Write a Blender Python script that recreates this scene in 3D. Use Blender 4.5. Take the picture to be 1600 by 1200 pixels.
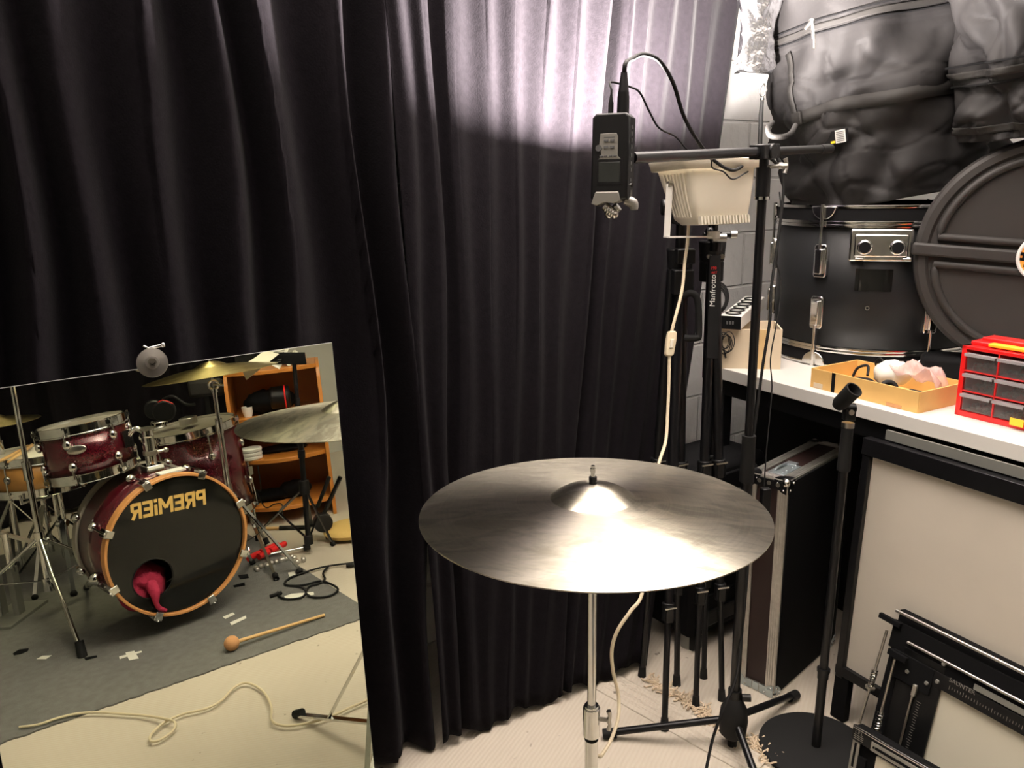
import bpy, bmesh, math, random
import numpy as np
from math import sin, cos, pi, radians
from mathutils import Vector, Matrix, noise as mnoise

# ------------------------------------------------------------------ camera
S = bpy.context.scene
for o in list(bpy.data.objects): bpy.data.objects.remove(o)
COL = S.collection
rng = random.Random(7)
F = 1247.2
def basis(p, r):
    p = radians(p); r = radians(r)
    up = np.array([sin(r)*cos(p), -cos(r)*cos(p), -sin(p)])
    fw = np.array([0, 0, 1.]) + sin(p)*up; fw /= np.linalg.norm(fw)
    rt = np.cross(fw, up)
    if rt[0] < 0: rt = -rt
    return np.array([rt, fw, up])
M = basis(13.93, -1.125)                      # camera (x right, y down, z ahead) -> room
EYE = np.array([0, 0, 1.32])
YAW, LEAN, MD = radians(35.61), radians(3.22), -1.273
NM = np.array([cos(LEAN)*sin(YAW), -cos(LEAN)*cos(YAW), sin(LEAN)])   # normal of the leaning mirror
cam = bpy.data.objects.new('camera', bpy.data.cameras.new('camera')); COL.objects.link(cam)
R3 = np.stack([M @ [1, 0, 0], M @ [0, -1, 0], M @ [0, 0, -1]], axis=1)
cam.matrix_world = Matrix.Translation(Vector(EYE)) @ Matrix(R3.tolist()).to_4x4()
cam.data.sensor_width = 36; cam.data.lens = F/1600*36; cam.data.clip_start = .02
S.camera = cam

# ------------------------------------------------------------------ world, lights, exposure
S.view_settings.view_transform = 'Standard'; S.view_settings.look = 'None'
S.view_settings.gamma = 1; S.view_settings.use_curve_mapping = False
S.view_settings.exposure = -0.55
w = bpy.data.worlds.new('world'); S.world = w; w.use_nodes = True
w.node_tree.nodes['Background'].inputs[0].default_value = (.9, .85, .8, 1)
w.node_tree.nodes['Background'].inputs[1].default_value = .012
V3 = lambda *a: np.array(a, float)
def area(name, loc, tgt, size, power, col, size_y=None, spread=180):
    l = bpy.data.lights.new(name, 'AREA'); l.energy = power; l.color = col; l.size = size
    if size_y: l.shape = 'RECTANGLE'; l.size_y = size_y
    l.spread = radians(spread)
    o = bpy.data.objects.new(name, l); COL.objects.link(o); o.location = loc
    d = Vector(tgt)-Vector(loc); o.rotation_euler = d.to_track_quat('-Z', 'Y').to_euler()
    return o
FLP, FLT = 560, V3(.18, 1.86, 2.2)             # flood lamp: power, where its reflector sends the light
KITL = (1.05, -0.35, 2.26)
area('ceiling_panel_light', KITL, (KITL[0], KITL[1], 0), .9, 11.5, (1, .92, .60), .5, spread=115)

# ------------------------------------------------------------------ measuring helpers
def ray(px, py, mir=False):
    d = M @ np.array([(px-800)/F, (py-600)/F, 1.]); o = EYE
    if mir:
        t = MD/(NM @ d); o = EYE + d*t; d = d - 2*(NM @ d)*NM
        o = o - d*t                            # as if it had started behind the glass
    return o, d
def onz(px, py, z=0, mir=False):
    o, d = ray(px, py, mir); return o + d*((z-o[2])/d[2])
def dep(px, py, t, mir=False):
    o, d = ray(px, py, mir); return o + d*t
def onpl(px, py, p0, nn, mir=False):
    o, d = ray(px, py, mir); return o + d*(((np.array(p0)-o) @ nn)/(d @ nn))
def proj(p, mir=False):
    p = np.array(p, float)
    if mir: p = p - 2*(NM @ (p-EYE) - MD)*NM
    c = M.T @ (p-EYE); return 800+F*c[0]/c[2], 600+F*c[1]/c[2], c[2]
def zat(xy, py, mir=False):                    # height on a vertical line that shows at row py
    lo, hi = -.5, 3.
    for _ in range(50):
        m = (lo+hi)/2
        if proj((xy[0], xy[1], m), mir)[1] > py: lo = m
        else: hi = m
    return m
V = lambda *a: np.array(a if len(a) > 1 else a[0], float)
def unit(v): v = V(v); return v/np.linalg.norm(v)
UPZ = V(0, 0, 1)
E1 = V(cos(YAW), sin(YAW), 0)                  # along the curtain wall
E2 = V(sin(YAW), -cos(YAW), 0)                 # away from it
TU = unit((.485, -.875, 0)); TV = V(.875, .485, 0); TZ = .80
T0 = onz(1240, 604, TZ)
def TP(u, v, z=0): return T0 + TU*u + TV*v + UPZ*z     # table coordinates
def toT(p): d = V(p)-T0; return float(d @ TU), float(d @ TV), float(d[2])

# ------------------------------------------------------------------ materials
def mat(name, col, rough=.5, metal=0., noise=None, bump=None, sheen=0, coat=0, emit=None, trans=0, spec=.5, col2=None, aniso=0, ior=1.45, alpha=1):
    m = bpy.data.materials.new(name); m.use_nodes = True
    nt = m.node_tree; b = nt.nodes['Principled BSDF']
    b.inputs['Base Color'].default_value = (*col, 1); b.inputs['Roughness'].default_value = rough
    b.inputs['Metallic'].default_value = metal; b.inputs['Specular IOR Level'].default_value = spec
    b.inputs['IOR'].default_value = ior
    b.inputs['Sheen Weight'].default_value = sheen; b.inputs['Coat Weight'].default_value = coat
    b.inputs['Transmission Weight'].default_value = trans; b.inputs['Anisotropic'].default_value = aniso
    b.inputs['Alpha'].default_value = alpha
    if emit:
        b.inputs['Emission Color'].default_value = (*emit[0], 1); b.inputs['Emission Strength'].default_value = emit[1]
    tc = nt.nodes.new('ShaderNodeTexCoord')
    if noise:
        n = nt.nodes.new('ShaderNodeTexNoise'); n.inputs['Scale'].default_value = noise[0]; n.inputs['Detail'].default_value = 5
        nt.links.new(tc.outputs['Object'], n.inputs['Vector'])
        r = nt.nodes.new('ShaderNodeMapRange'); r.inputs[1].default_value = .3; r.inputs[2].default_value = .7
        nt.links.new(n.outputs['Fac'], r.inputs[0])
        mx = nt.nodes.new('ShaderNodeMix'); mx.data_type = 'RGBA'
        c2 = col2 or tuple(c*(1-noise[1]) for c in col)
        mx.inputs[6].default_value = (*col, 1); mx.inputs[7].default_value = (*c2, 1)
        nt.links.new(r.outputs[0], mx.inputs[0]); nt.links.new(mx.outputs[2], b.inputs['Base Color'])
    if bump:
        n2 = nt.nodes.new('ShaderNodeTexNoise'); n2.inputs['Scale'].default_value = bump[0]; n2.inputs['Detail'].default_value = 4
        nt.links.new(tc.outputs['Object'], n2.inputs['Vector'])
        bp = nt.nodes.new('ShaderNodeBump'); bp.inputs['Strength'].default_value = bump[1]
        bp.inputs['Distance'].default_value = bump[2] if len(bump) > 2 else .002
        nt.links.new(n2.outputs['Fac'], bp.inputs['Height']); nt.links.new(bp.outputs[0], b.inputs['Normal'])
    return m
K = {}
K['velvet'] = mat('velvet', (.0085, .0072, .0088), 1.0, sheen=.02, bump=(260, .35, .002), spec=.03, noise=(90, .3))
K['chrome'] = mat('chrome', (.72, .72, .70), .12, 1, noise=(30, .15))
K['dullchrome'] = mat('dull_chrome', (.55, .53, .49), .3, 1, noise=(40, .2))
K['alu'] = mat('aluminium', (.62, .60, .56), .38, .9, noise=(60, .2))
K['black'] = mat('black_plastic', (.006, .006, .0065), .4, spec=.35, noise=(30, .3))
K['blackm'] = mat('black_metal', (.007, .007, .008), .28, .1, spec=.4, noise=(30, .3))
K['rubber'] = mat('rubber', (.007, .007, .007), .7, spec=.3)
K['matte'] = mat('matte_black', (.004, .004, .0045), .85, spec=.15)
K['bag'] = mat('bag_nylon', (.0145, .0135, .0135), .68, spec=.22, noise=(9, .25), bump=(9, .25, .02))
K['webbing'] = mat('webbing', (.012, .011, .010), .7, spec=.3, bump=(600, .4, .001))
K['wrapblk'] = mat('drum_wrap', (.010, .0105, .0115), .5, spec=.3, noise=(14, .25), bump=(300, .08, .0006))
K['case'] = mat('case_plastic', (.027, .0245, .023), .6, spec=.3, noise=(7, .18), bump=(500, .2, .0008))
K['white'] = mat('white_laminate', (.74, .72, .68), .35, noise=(6, .06))
K['board'] = mat('board_white', (.60, .55, .47), .6, noise=(4, .10))
K['red'] = mat('red_plastic', (.62, .012, .012), .32)
K['redrubber'] = mat('red_handle', (.62, .02, .02), .35)
K['yellowp'] = mat('yellow_plastic', (.85, .55, .03), .4)
K['tan'] = mat('tan_board', (.66, .40, .13), .6, noise=(14, .12))
K['box'] = mat('cardboard', (.60, .50, .36), .8, noise=(12, .1))
K['tape'] = mat('brown_tape', (.52, .36, .17), .35)
K['lampw'] = mat('lamp_plastic', (.74, .69, .57), .4, noise=(9, .08))
K['cordw'] = mat('cream_cord', (.66, .57, .40), .5)
K['silver'] = mat('silver_plastic', (.27, .26, .235), .4, .5)
K['key'] = mat('button', (.10, .10, .10), .5)
K['screen'] = mat('screen', (.025, .028, .026), .15)
K['clear'] = mat('clear_plastic', (.30, .27, .27), .08, alpha=.25)
K['lip'] = mat('drawer_lip_plastic', (.42, .38, .39), .12, alpha=.7)
K['bagclear'] = mat('clear_bag', (.85, .60, .56), .15, alpha=.42)
K['screws'] = mat('screws', (.34, .32, .29), .35, .9, noise=(200, .6))
K['foil'] = mat('foil', (.88, .88, .90), .22, 1, bump=(11, .6, .03))
K['redtext'] = mat('red_print', (.75, .02, .02), .5)
K['wtext'] = mat('white_print', (.75, .75, .72), .5)
K['gold'] = mat('gold_print', (.72, .47, .14), .45)
K['orangelogo'] = mat('orange_badge', (.85, .33, .05), .4)
K['maple'] = mat('maple_hoop', (.60, .27, .09), .4, noise=(25, .2))
K['orangewood'] = mat('orange_wood', (.55, .20, .035), .38, noise=(6, .2), coat=.2)
K['shellred'] = mat('sparkle_red', (.10, .004, .012), .22, .3, coat=.6, noise=(260, .45))
K['shellwood'] = mat('snare_wood', (.42, .20, .05), .35, noise=(20, .2))
K['headblk'] = mat('drum_head_black', (.006, .006, .0055), .06, spec=.4)
K['headw'] = mat('drum_head_clear', (.30, .27, .23), .3, noise=(10, .2))
K['pink'] = mat('pink_cloth', (.34, .014, .05), .85, bump=(60, .8, .008))
K['carpet'] = mat('carpet', (.140, .137, .130), .95, noise=(38, .2), bump=(260, .6, .003))
K['paper'] = mat('paper', (.78, .76, .68), .7)
K['felt'] = mat('felt_ball', (.50, .25, .11), .9, bump=(120, .4, .003))
K['stick'] = mat('stick_wood', (.62, .38, .16), .45)
K['easelw'] = mat('easel_base', (.66, .62, .50), .55)
K['yellowcloth'] = mat('straw_cloth', (.60, .40, .13), .8, bump=(60, .5, .004))
K['greyb'] = mat('grey_metal', (.22, .22, .20), .4, .4)
K['darkred'] = mat('dark_red_laminate', (.020, .008, .007), .45)
K['bluel'] = mat('blue_steel', (.42, .48, .50), .3, .8)
K['grass'] = mat('sand_skin', (.62, .50, .36), .8, bump=(60, .5, .004))
def glowmat():
    return mat('lamp_glass', (1, .95, .85), .4, emit=((1, .9, .8), 14))
K['glow'] = glowmat()
K['glowk'] = mat('ceiling_diffuser', (1, .95, .8), .5, emit=((1, .86, .56), 6))

def mirror_mat():
    m = bpy.data.materials.new('mirror_silver'); m.use_nodes = True
    b = m.node_tree.nodes['Principled BSDF']
    b.inputs['Base Color'].default_value = (.82, .85, .71, 1); b.inputs['Metallic'].default_value = 1
    b.inputs['Roughness'].default_value = 0.0
    return m
K['mirror'] = mirror_mat()

def cymbal_mat(name, c1, c2, rough):
    m = bpy.data.materials.new(name); m.use_nodes = True
    nt = m.node_tree; N = nt.nodes; L = nt.links; b = N['Principled BSDF']
    b.inputs['Metallic'].default_value = 1; b.inputs['Anisotropic'].default_value = .75; b.inputs['Anisotropic Rotation'].default_value = .25
    tg = N.new('ShaderNodeTangent'); tg.direction_type = 'RADIAL'; tg.axis = 'Z'; L.new(tg.outputs[0], b.inputs['Tangent'])
    tc = N.new('ShaderNodeTexCoord')
    sp = N.new('ShaderNodeSeparateXYZ'); L.new(tc.outputs['Object'], sp.inputs[0])
    cb = N.new('ShaderNodeCombineXYZ'); L.new(sp.outputs[0], cb.inputs[0]); L.new(sp.outputs[1], cb.inputs[1])
    ln = N.new('ShaderNodeVectorMath'); ln.operation = 'LENGTH'; L.new(cb.outputs[0], ln.inputs[0])
    cr = N.new('ShaderNodeCombineXYZ'); L.new(ln.outputs['Value'], cr.inputs[0])
    n1 = N.new('ShaderNodeTexNoise'); n1.inputs['Scale'].default_value = 260; n1.inputs['Detail'].default_value = 6; n1.inputs['Roughness'].default_value = .7
    L.new(cr.outputs[0], n1.inputs['Vector'])
    n2 = N.new('ShaderNodeTexNoise'); n2.inputs['Scale'].default_value = 15; n2.inputs['Detail'].default_value = 8; n2.inputs['Roughness'].default_value = .62; n2.inputs['Distortion'].default_value = .6
    mp = N.new('ShaderNodeMapping'); mp.inputs['Scale'].default_value = (.8, 2.2, 1); L.new(tc.outputs['Object'], mp.inputs[0]); L.new(mp.outputs[0], n2.inputs['Vector'])
    r2 = N.new('ShaderNodeMapRange'); r2.inputs[1].default_value = .44; r2.inputs[2].default_value = .60; L.new(n2.outputs['Fac'], r2.inputs[0])
    ad = N.new('ShaderNodeMath'); ad.operation = 'MULTIPLY_ADD'; ad.inputs[1].default_value = .75; L.new(r2.outputs[0], ad.inputs[0])
    s1 = N.new('ShaderNodeMapRange'); s1.inputs[1].default_value = .3; s1.inputs[2].default_value = .7; s1.inputs[4].default_value = .40; L.new(n1.outputs['Fac'], s1.inputs[0]); L.new(s1.outputs[0], ad.inputs[2])
    mx = N.new('ShaderNodeMix'); mx.data_type = 'RGBA'; mx.inputs[6].default_value = (*c1, 1); mx.inputs[7].default_value = (*c2, 1)
    L.new(ad.outputs[0], mx.inputs[0]); L.new(mx.outputs[2], b.inputs['Base Color'])
    rr = N.new('ShaderNodeMapRange'); rr.inputs[3].default_value = rough-.01; rr.inputs[4].default_value = rough+.07; L.new(ad.outputs[0], rr.inputs[0]); L.new(rr.outputs[0], b.inputs['Roughness'])
    bp = N.new('ShaderNodeBump'); bp.inputs['Strength'].default_value = .05; bp.inputs['Distance'].default_value = .0004
    L.new(n1.outputs['Fac'], bp.inputs['Height']); L.new(bp.outputs[0], b.inputs['Normal'])
    return m
K['cymbal'] = cymbal_mat('old_bronze', (.66, .62, .52), (.27, .25, .20), .29)
K['brass'] = cymbal_mat('bright_bronze', (.80, .66, .32), (.62, .50, .24), .30)

def floor_mat():
    m = bpy.data.materials.new('floor_vinyl'); m.use_nodes = True
    nt = m.node_tree; N = nt.nodes; L = nt.links; b = N['Principled BSDF']; b.inputs['Roughness'].default_value = .55
    tc = N.new('ShaderNodeTexCoord')
    mp = N.new('ShaderNodeMapping'); mp.inputs['Rotation'].default_value = (0, 0, radians(-62)); L.new(tc.outputs['Object'], mp.inputs[0])
    wv = N.new('ShaderNodeTexWave'); wv.inputs['Scale'].default_value = 30; wv.inputs['Distortion'].default_value = 1.5; wv.inputs['Detail'].default_value = 3
    wv.bands_direction = 'Y'; L.new(mp.outputs[0], wv.inputs[0])
    n = N.new('ShaderNodeTexNoise'); n.inputs['Scale'].default_value = 3.2; n.inputs['Detail'].default_value = 8; L.new(tc.outputs['Object'], n.inputs['Vector'])
    ns = N.new('ShaderNodeTexNoise'); ns.inputs['Scale'].default_value = 26; ns.inputs['Detail'].default_value = 3; L.new(tc.outputs['Object'], ns.inputs['Vector'])
    dr = N.new('ShaderNodeMapRange'); dr.inputs[1].default_value = .70; dr.inputs[2].default_value = .76; L.new(ns.outputs['Fac'], dr.inputs[0])
    mx = N.new('ShaderNodeMix'); mx.data_type = 'RGBA'; mx.inputs[6].default_value = (.60, .54, .45, 1); mx.inputs[7].default_value = (.47, .42, .35, 1); L.new(n.outputs['Fac'], mx.inputs[0])
    m2 = N.new('ShaderNodeMix'); m2.data_type = 'RGBA'; m2.inputs[7].default_value = (.46, .38, .28, 1)
    wr = N.new('ShaderNodeMapRange'); wr.inputs[1].default_value = 0; wr.inputs[2].default_value = 1; wr.inputs[4].default_value = .25; L.new(wv.outputs['Fac'], wr.inputs[0])
    L.new(wr.outputs[0], m2.inputs[0]); L.new(mx.outputs[2], m2.inputs[6])
    m3 = N.new('ShaderNodeMix'); m3.data_type = 'RGBA'; m3.inputs[7].default_value = (.16, .13, .10, 1); L.new(dr.outputs[0], m3.inputs[0]); L.new(m2.outputs[2], m3.inputs[6])
    L.new(m3.outputs[2], b.inputs['Base Color'])
    bp = N.new('ShaderNodeBump'); bp.inputs['Strength'].default_value = .25; bp.inputs['Distance'].default_value = .002; L.new(wv.outputs['Fac'], bp.inputs['Height']); L.new(bp.outputs[0], b.inputs['Normal'])
    return m
K['floor'] = floor_mat()
def brick_mat():
    m = bpy.data.materials.new('painted_brick'); m.use_nodes = True
    nt = m.node_tree; N = nt.nodes; L = nt.links; b = N['Principled BSDF']; b.inputs['Roughness'].default_value = .7
    tc = N.new('ShaderNodeTexCoord'); sp = N.new('ShaderNodeSeparateXYZ'); L.new(tc.outputs['Object'], sp.inputs[0])
    dt = N.new('ShaderNodeVectorMath'); dt.operation = 'DOT_PRODUCT'; dt.inputs[1].default_value = tuple(E1+.6*E2); L.new(tc.outputs['Object'], dt.inputs[0])
    cb = N.new('ShaderNodeCombineXYZ'); L.new(dt.outputs['Value'], cb.inputs[0]); L.new(sp.outputs[2], cb.inputs[1])
    br = N.new('ShaderNodeTexBrick'); br.inputs['Scale'].default_value = 1; br.inputs['Brick Width'].default_value = .42; br.inputs['Row Height'].default_value = .19
    br.inputs['Mortar Size'].default_value = .006; br.inputs['Mortar Smooth'].default_value = .6
    br.inputs['Color1'].default_value = (.86, .855, .84, 1); br.inputs['Color2'].default_value = (.85, .845, .83, 1); br.inputs['Mortar'].default_value = (.80, .79, .775, 1)
    L.new(cb.outputs[0], br.inputs['Vector']); L.new(br.outputs['Color'], b.inputs['Base Color'])
    n = N.new('ShaderNodeTexNoise'); n.inputs['Scale'].default_value = 14; n.inputs['Detail'].default_value = 8; L.new(tc.outputs['Object'], n.inputs['Vector'])
    iv = N.new('ShaderNodeMath'); iv.operation = 'SUBTRACT'; L.new(n.outputs['Fac'], iv.inputs[0]); L.new(br.outputs['Fac'], iv.inputs[1])
    bp = N.new('ShaderNodeBump'); bp.inputs['Strength'].default_value = .8; bp.inputs['Distance'].default_value = .012; L.new(iv.outputs[0], bp.inputs['Height']); L.new(bp.outputs[0], b.inputs['Normal'])
    return m
K['brick'] = brick_mat()
K['plaster'] = mat('plaster', (.55, .54, .48), .8, bump=(8, .3, .01))
K['ceil'] = mat('ceiling_paint', (.64, .62, .585), .8)
K['greywall'] = mat('grey_laminate', (.30, .30, .26), .5)

# ------------------------------------------------------------------ mesh helpers
LOC = {}
def frame(z, x=None):
    z = unit(z); a = V(1, 0, 0) if abs(z[0]) < .9 else V(0, 1, 0)
    if x is not None: a = V(x)
    x = unit(a - (a @ z)*z); y = np.cross(z, x); return x, y, z
class MB:
    def __init__(s): s.v = []; s.f = []
    def add(s, vs, fs):
        n = len(s.v); s.v += [tuple(map(float, p)) for p in vs]; s.f += [tuple(i+n for i in f) for f in fs]; return s
    def box(s, c, h, R=None):
        c = V(c); R = [V(1, 0, 0), V(0, 1, 0), V(0, 0, 1)] if R is None else R
        vs = [c + R[0]*h[0]*a + R[1]*h[1]*b + R[2]*h[2]*d for a in (-1, 1) for b in (-1, 1) for d in (-1, 1)]
        f = [(0, 1, 3, 2), (4, 6, 7, 5), (0, 4, 5, 1), (2, 3, 7, 6), (0, 2, 6, 4), (1, 5, 7, 3)]
        if np.dot(np.cross(R[0], R[1]), R[2]) < 0: f = [q[::-1] for q in f]
        return s.add(vs, f)
    def bar(s, p0, p1, w, h, up=UPZ):
        p0 = V(p0); p1 = V(p1); d = p1-p0; L_ = np.linalg.norm(d); x = d/L_
        y = np.cross(up, x)
        if np.linalg.norm(y) < 1e-4: y = np.cross(V(1, 0, 0), x)
        y = unit(y); z = np.cross(x, y)
        return s.box((p0+p1)/2, (L_/2, w/2, h/2), [x, y, z])
    def cyl(s, p0, p1, r0, r1=None, n=16, cap=True):
        p0 = V(p0); p1 = V(p1); r1 = r0 if r1 is None else r1; x, y, z = frame(p1-p0)
        vs = []
        for p, r in ((p0, r0), (p1, r1)):
            vs += [p + r*(cos(2*pi*i/n)*x + sin(2*pi*i/n)*y) for i in range(n)]
        fs = [(i, (i+1) % n, n+(i+1) % n, n+i) for i in range(n)]
        if cap: fs += [tuple(range(n-1, -1, -1)), tuple(range(n, 2*n))]
        return s.add(vs, fs)
    def lathe(s, prof, o, axis=(0, 0, 1), n=32, close=False, x=None):
        X, Y, Z = frame(axis, x); o = V(o); vs = []; fs = []; m = len(prof)
        for i in range(n):
            c, q = cos(2*pi*i/n), sin(2*pi*i/n)
            vs += [o + Z*h + r*(c*X+q*Y) for r, h in prof]
        for i in range(n):
            j = (i+1) % n
            for k in range(m if close else m-1):
                l = (k+1) % m
                fs.append((i*m+k, j*m+k, j*m+l, i*m+l))
        return s.add(vs, fs)
    def tube(s, pts, r, n=8, smooth=0, cap=True):
        pts = [V(p) for p in pts]
        if smooth: pts = crom(pts, smooth)
        rs = r if hasattr(r, '__len__') else [r]*len(pts)
        if len(rs) != len(pts): rs = list(np.interp(np.linspace(0, 1, len(pts)), np.linspace(0, 1, len(rs)), rs))
        t0 = unit(pts[1]-pts[0]); x, y, _ = frame(t0); vs = []; fs = []
        for i, p in enumerate(pts):
            t = unit(pts[min(i+1, len(pts)-1)]-pts[max(i-1, 0)])
            x = unit(x - (x @ t)*t); y = np.cross(t, x)
            vs += [p + rs[i]*(cos(2*pi*k/n)*x+sin(2*pi*k/n)*y) for k in range(n)]
        for i in range(len(pts)-1):
            for k in range(n):
                l = (k+1) % n; fs.append((i*n+k, i*n+l, (i+1)*n+l, (i+1)*n+k))
        if cap: fs += [tuple(range(n-1, -1, -1)), tuple(range((len(pts)-1)*n, len(pts)*n))]
        return s.add(vs, fs)
    def ring(s, c, axis, R, r, n=40, m=8, a0=0, a1=360, x=None):
        X, Y, Z = frame(axis, x); c = V(c)
        pts = [c+R*(cos(radians(a0+(a1-a0)*i/n))*X+sin(radians(a0+(a1-a0)*i/n))*Y) for i in range(n+1)]
        if a1-a0 >= 360:
            return s.lathe([(R+r*cos(2*pi*k/m), r*sin(2*pi*k/m)) for k in range(m)], c, axis, n, close=True)
        return s.tube(pts, r, m)
    def sphere(s, c, r, n=16, m=10, sc=(1, 1, 1), R=None):
        c = V(c); X, Y, Z = R if R is not None else (V(1, 0, 0), V(0, 1, 0), V(0, 0, 1)); vs = []; fs = []
        for i in range(1, m):
            t = pi*i/m
            vs += [c + r*(sc[0]*sin(t)*cos(2*pi*k/n)*X + sc[1]*sin(t)*sin(2*pi*k/n)*Y + sc[2]*cos(t)*Z) for k in range(n)]
        vs += [c+r*sc[2]*Z, c-r*sc[2]*Z]; a = len(vs)-2
        for i in range(m-2):
            for k in range(n):
                l = (k+1) % n; fs.append((i*n+k, (i+1)*n+k, (i+1)*n+l, i*n+l))
        for k in range(n):
            l = (k+1) % n; fs.append((a, k, l)); fs.append((a+1, (m-2)*n+l, (m-2)*n+k))
        return s.add(vs, fs)
    def prism(s, poly, o, X, Y, Z, h):
        o = V(o); X = V(X); Y = V(Y); Z = V(Z); n = len(poly)
        vs = [o+X*a+Y*b for a, b in poly] + [o+X*a+Y*b+Z*h for a, b in poly]
        fs = [tuple(range(n-1, -1, -1)), tuple(range(n, 2*n))] + [(i, (i+1) % n, n+(i+1) % n, n+i) for i in range(n)]
        return s.add(vs, fs)
    def grid(s, P, closed=False):
        P = np.array(P); a, b = P.shape[:2]; fs = []
        for i in range(a-1):
            for j in range(b if closed else b-1):
                k = (j+1) % b
                fs.append((i*b+j, i*b+k, (i+1)*b+k, (i+1)*b+j))
        return s.add(P.reshape(-1, 3), fs)
    def build(s, name, m, parent=None, smooth=40, bevel=0, loc=None, sub=0, solid=0):
        if parent is None and loc is None:
            A = np.array(s.v); loc = ((A[:, 0].min()+A[:, 0].max())/2, (A[:, 1].min()+A[:, 1].max())/2, A[:, 2].min())
        base = V(LOC[parent.name]) if parent is not None else V(loc)
        me = bpy.data.meshes.new(name); me.from_pydata([tuple(V(p)-base) for p in s.v], [], s.f)
        bm = bmesh.new(); bm.from_mesh(me); bmesh.ops.recalc_face_normals(bm, faces=bm.faces); bm.to_mesh(me); bm.free()
        if smooth:
            me.shade_smooth(); me.set_sharp_from_angle(angle=radians(smooth))
        me.materials.append(K[m] if isinstance(m, str) else m)
        o = bpy.data.objects.new(name, me); COL.objects.link(o)
        if parent is not None: o.parent = parent; LOC[o.name] = tuple(base)
        else: o.location = tuple(base); LOC[o.name] = tuple(base)
        if solid:
            q = o.modifiers.new('thick', 'SOLIDIFY'); q.thickness = solid; q.offset = 0
        if bevel:
            q = o.modifiers.new('bevel', 'BEVEL'); q.width = bevel; q.segments = 2; q.limit_method = 'ANGLE'; q.angle_limit = radians(45)
        if sub:
            q = o.modifiers.new('sub', 'SUBSURF'); q.levels = sub; q.render_levels = sub
        return o
def crom(p, k):
    out = []
    for i in range(len(p)-1):
        a = p[max(i-1, 0)]; b = p[i]; c = p[i+1]; d = p[min(i+2, len(p)-1)]
        for j in range(k):
            t = j/k; out.append(.5*((2*b)+(c-a)*t+(2*a-5*b+4*c-d)*t*t+(3*b-a-3*c+d)*t**3))
    out.append(p[-1]); return out
def thing(name, label, cat, loc, group=None):
    o = bpy.data.objects.new(name, None); COL.objects.link(o); o.location = tuple(map(float, loc)); o.empty_display_size = .05
    LOC[o.name] = tuple(map(float, loc)); o['label'] = label; o['category'] = cat
    if group: o['group'] = group
    return o
def tag(o, label, cat, group=None):
    o['label'] = label; o['category'] = cat
    if group: o['group'] = group
    return o
def struct(o): o['kind'] = 'structure'; return o
def text_mesh(txt, size, o, X, Y, name, m, parent, depth=.0006, bold=0, align='CENTER', shear=0, sp_=1.0):
    cu = bpy.data.curves.new('txt', 'FONT'); cu.body = txt; cu.size = size; cu.align_x = align; cu.align_y = 'CENTER'; cu.extrude = depth; cu.offset = bold; cu.shear = shear; cu.space_character = sp_
    to = bpy.data.objects.new('txt', cu); COL.objects.link(to)
    bpy.context.view_layer.update()
    me = bpy.data.meshes.new_from_object(to.evaluated_get(bpy.context.evaluated_depsgraph_get()))
    X = unit(X); Y = unit(Y); Z = np.cross(X, Y); b = V(LOC[parent.name])
    for v in me.vertices:
        v.co = Vector(V(o)+X*v.co[0]+Y*v.co[1]+Z*v.co[2]-b)
    me.materials.clear(); me.materials.append(K[m])
    bpy.data.objects.remove(to)
    me.name = name
    ob = bpy.data.objects.new(name, me); COL.objects.link(ob); ob.parent = parent; LOC[ob.name] = tuple(b)
    return ob

# ------------------------------------------------------------------ room shell
CB = V(-.12, 1.78, 0)                          # a point on the curtain line
eb = float(CB @ E2) - .36                      # wall behind the curtains
ef = 2.55                                      # wall behind the drum kit
al = -1.9
def E(a, b, z=0): return E1*a + E2*b + UPZ*z
WR = T0 + TV*1.22; WR[2] = 0                    # wall behind the table
def meet(b):                                   # where the table wall crosses line e2=b
    k = (b - WR @ E2)/(TU @ E2); return WR + TU*k
HC = 2.30
Pbr = meet(eb); Pfr = meet(ef); Pbl = E(al, eb); Pfl = E(al, ef)
def wall(name, a, b, m, t=.1):
    d = unit(b-a); nrm = np.cross(UPZ, d); cen = (Pbr+Pfl)/2
    if nrm @ (cen-a) > 0: nrm = -nrm
    mb = MB(); mb.box((a+b)/2+nrm*t/2+UPZ*HC/2, (np.linalg.norm(b-a)/2+t, t/2, HC/2), [d, nrm, UPZ])
    return struct(mb.build(name, m, smooth=0, loc=(0, 0, 0)))
wall('wall_back', Pbl, Pbr, 'brick'); wall('wall_right', Pbr, Pfr, 'brick')
wall('wall_front', Pfr, Pfl, 'plaster'); wall('wall_left', Pfl, Pbl, 'plaster')
cs = [Pbl, Pbr, Pfr, Pfl]
for nm, z, h, m in (('floor', -.05, .05, 'floor'), ('ceiling', HC, .05, 'ceil')):
    mb = MB(); c = sum(cs)/4; q = [p+unit(p-c)*.12 for p in cs]
    mb.prism([(p[0], p[1]) for p in q], (0, 0, z), (1, 0, 0), (0, 1, 0), UPZ, h)
    struct(mb.build(nm, m, smooth=0, loc=(0, 0, 0)))

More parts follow.
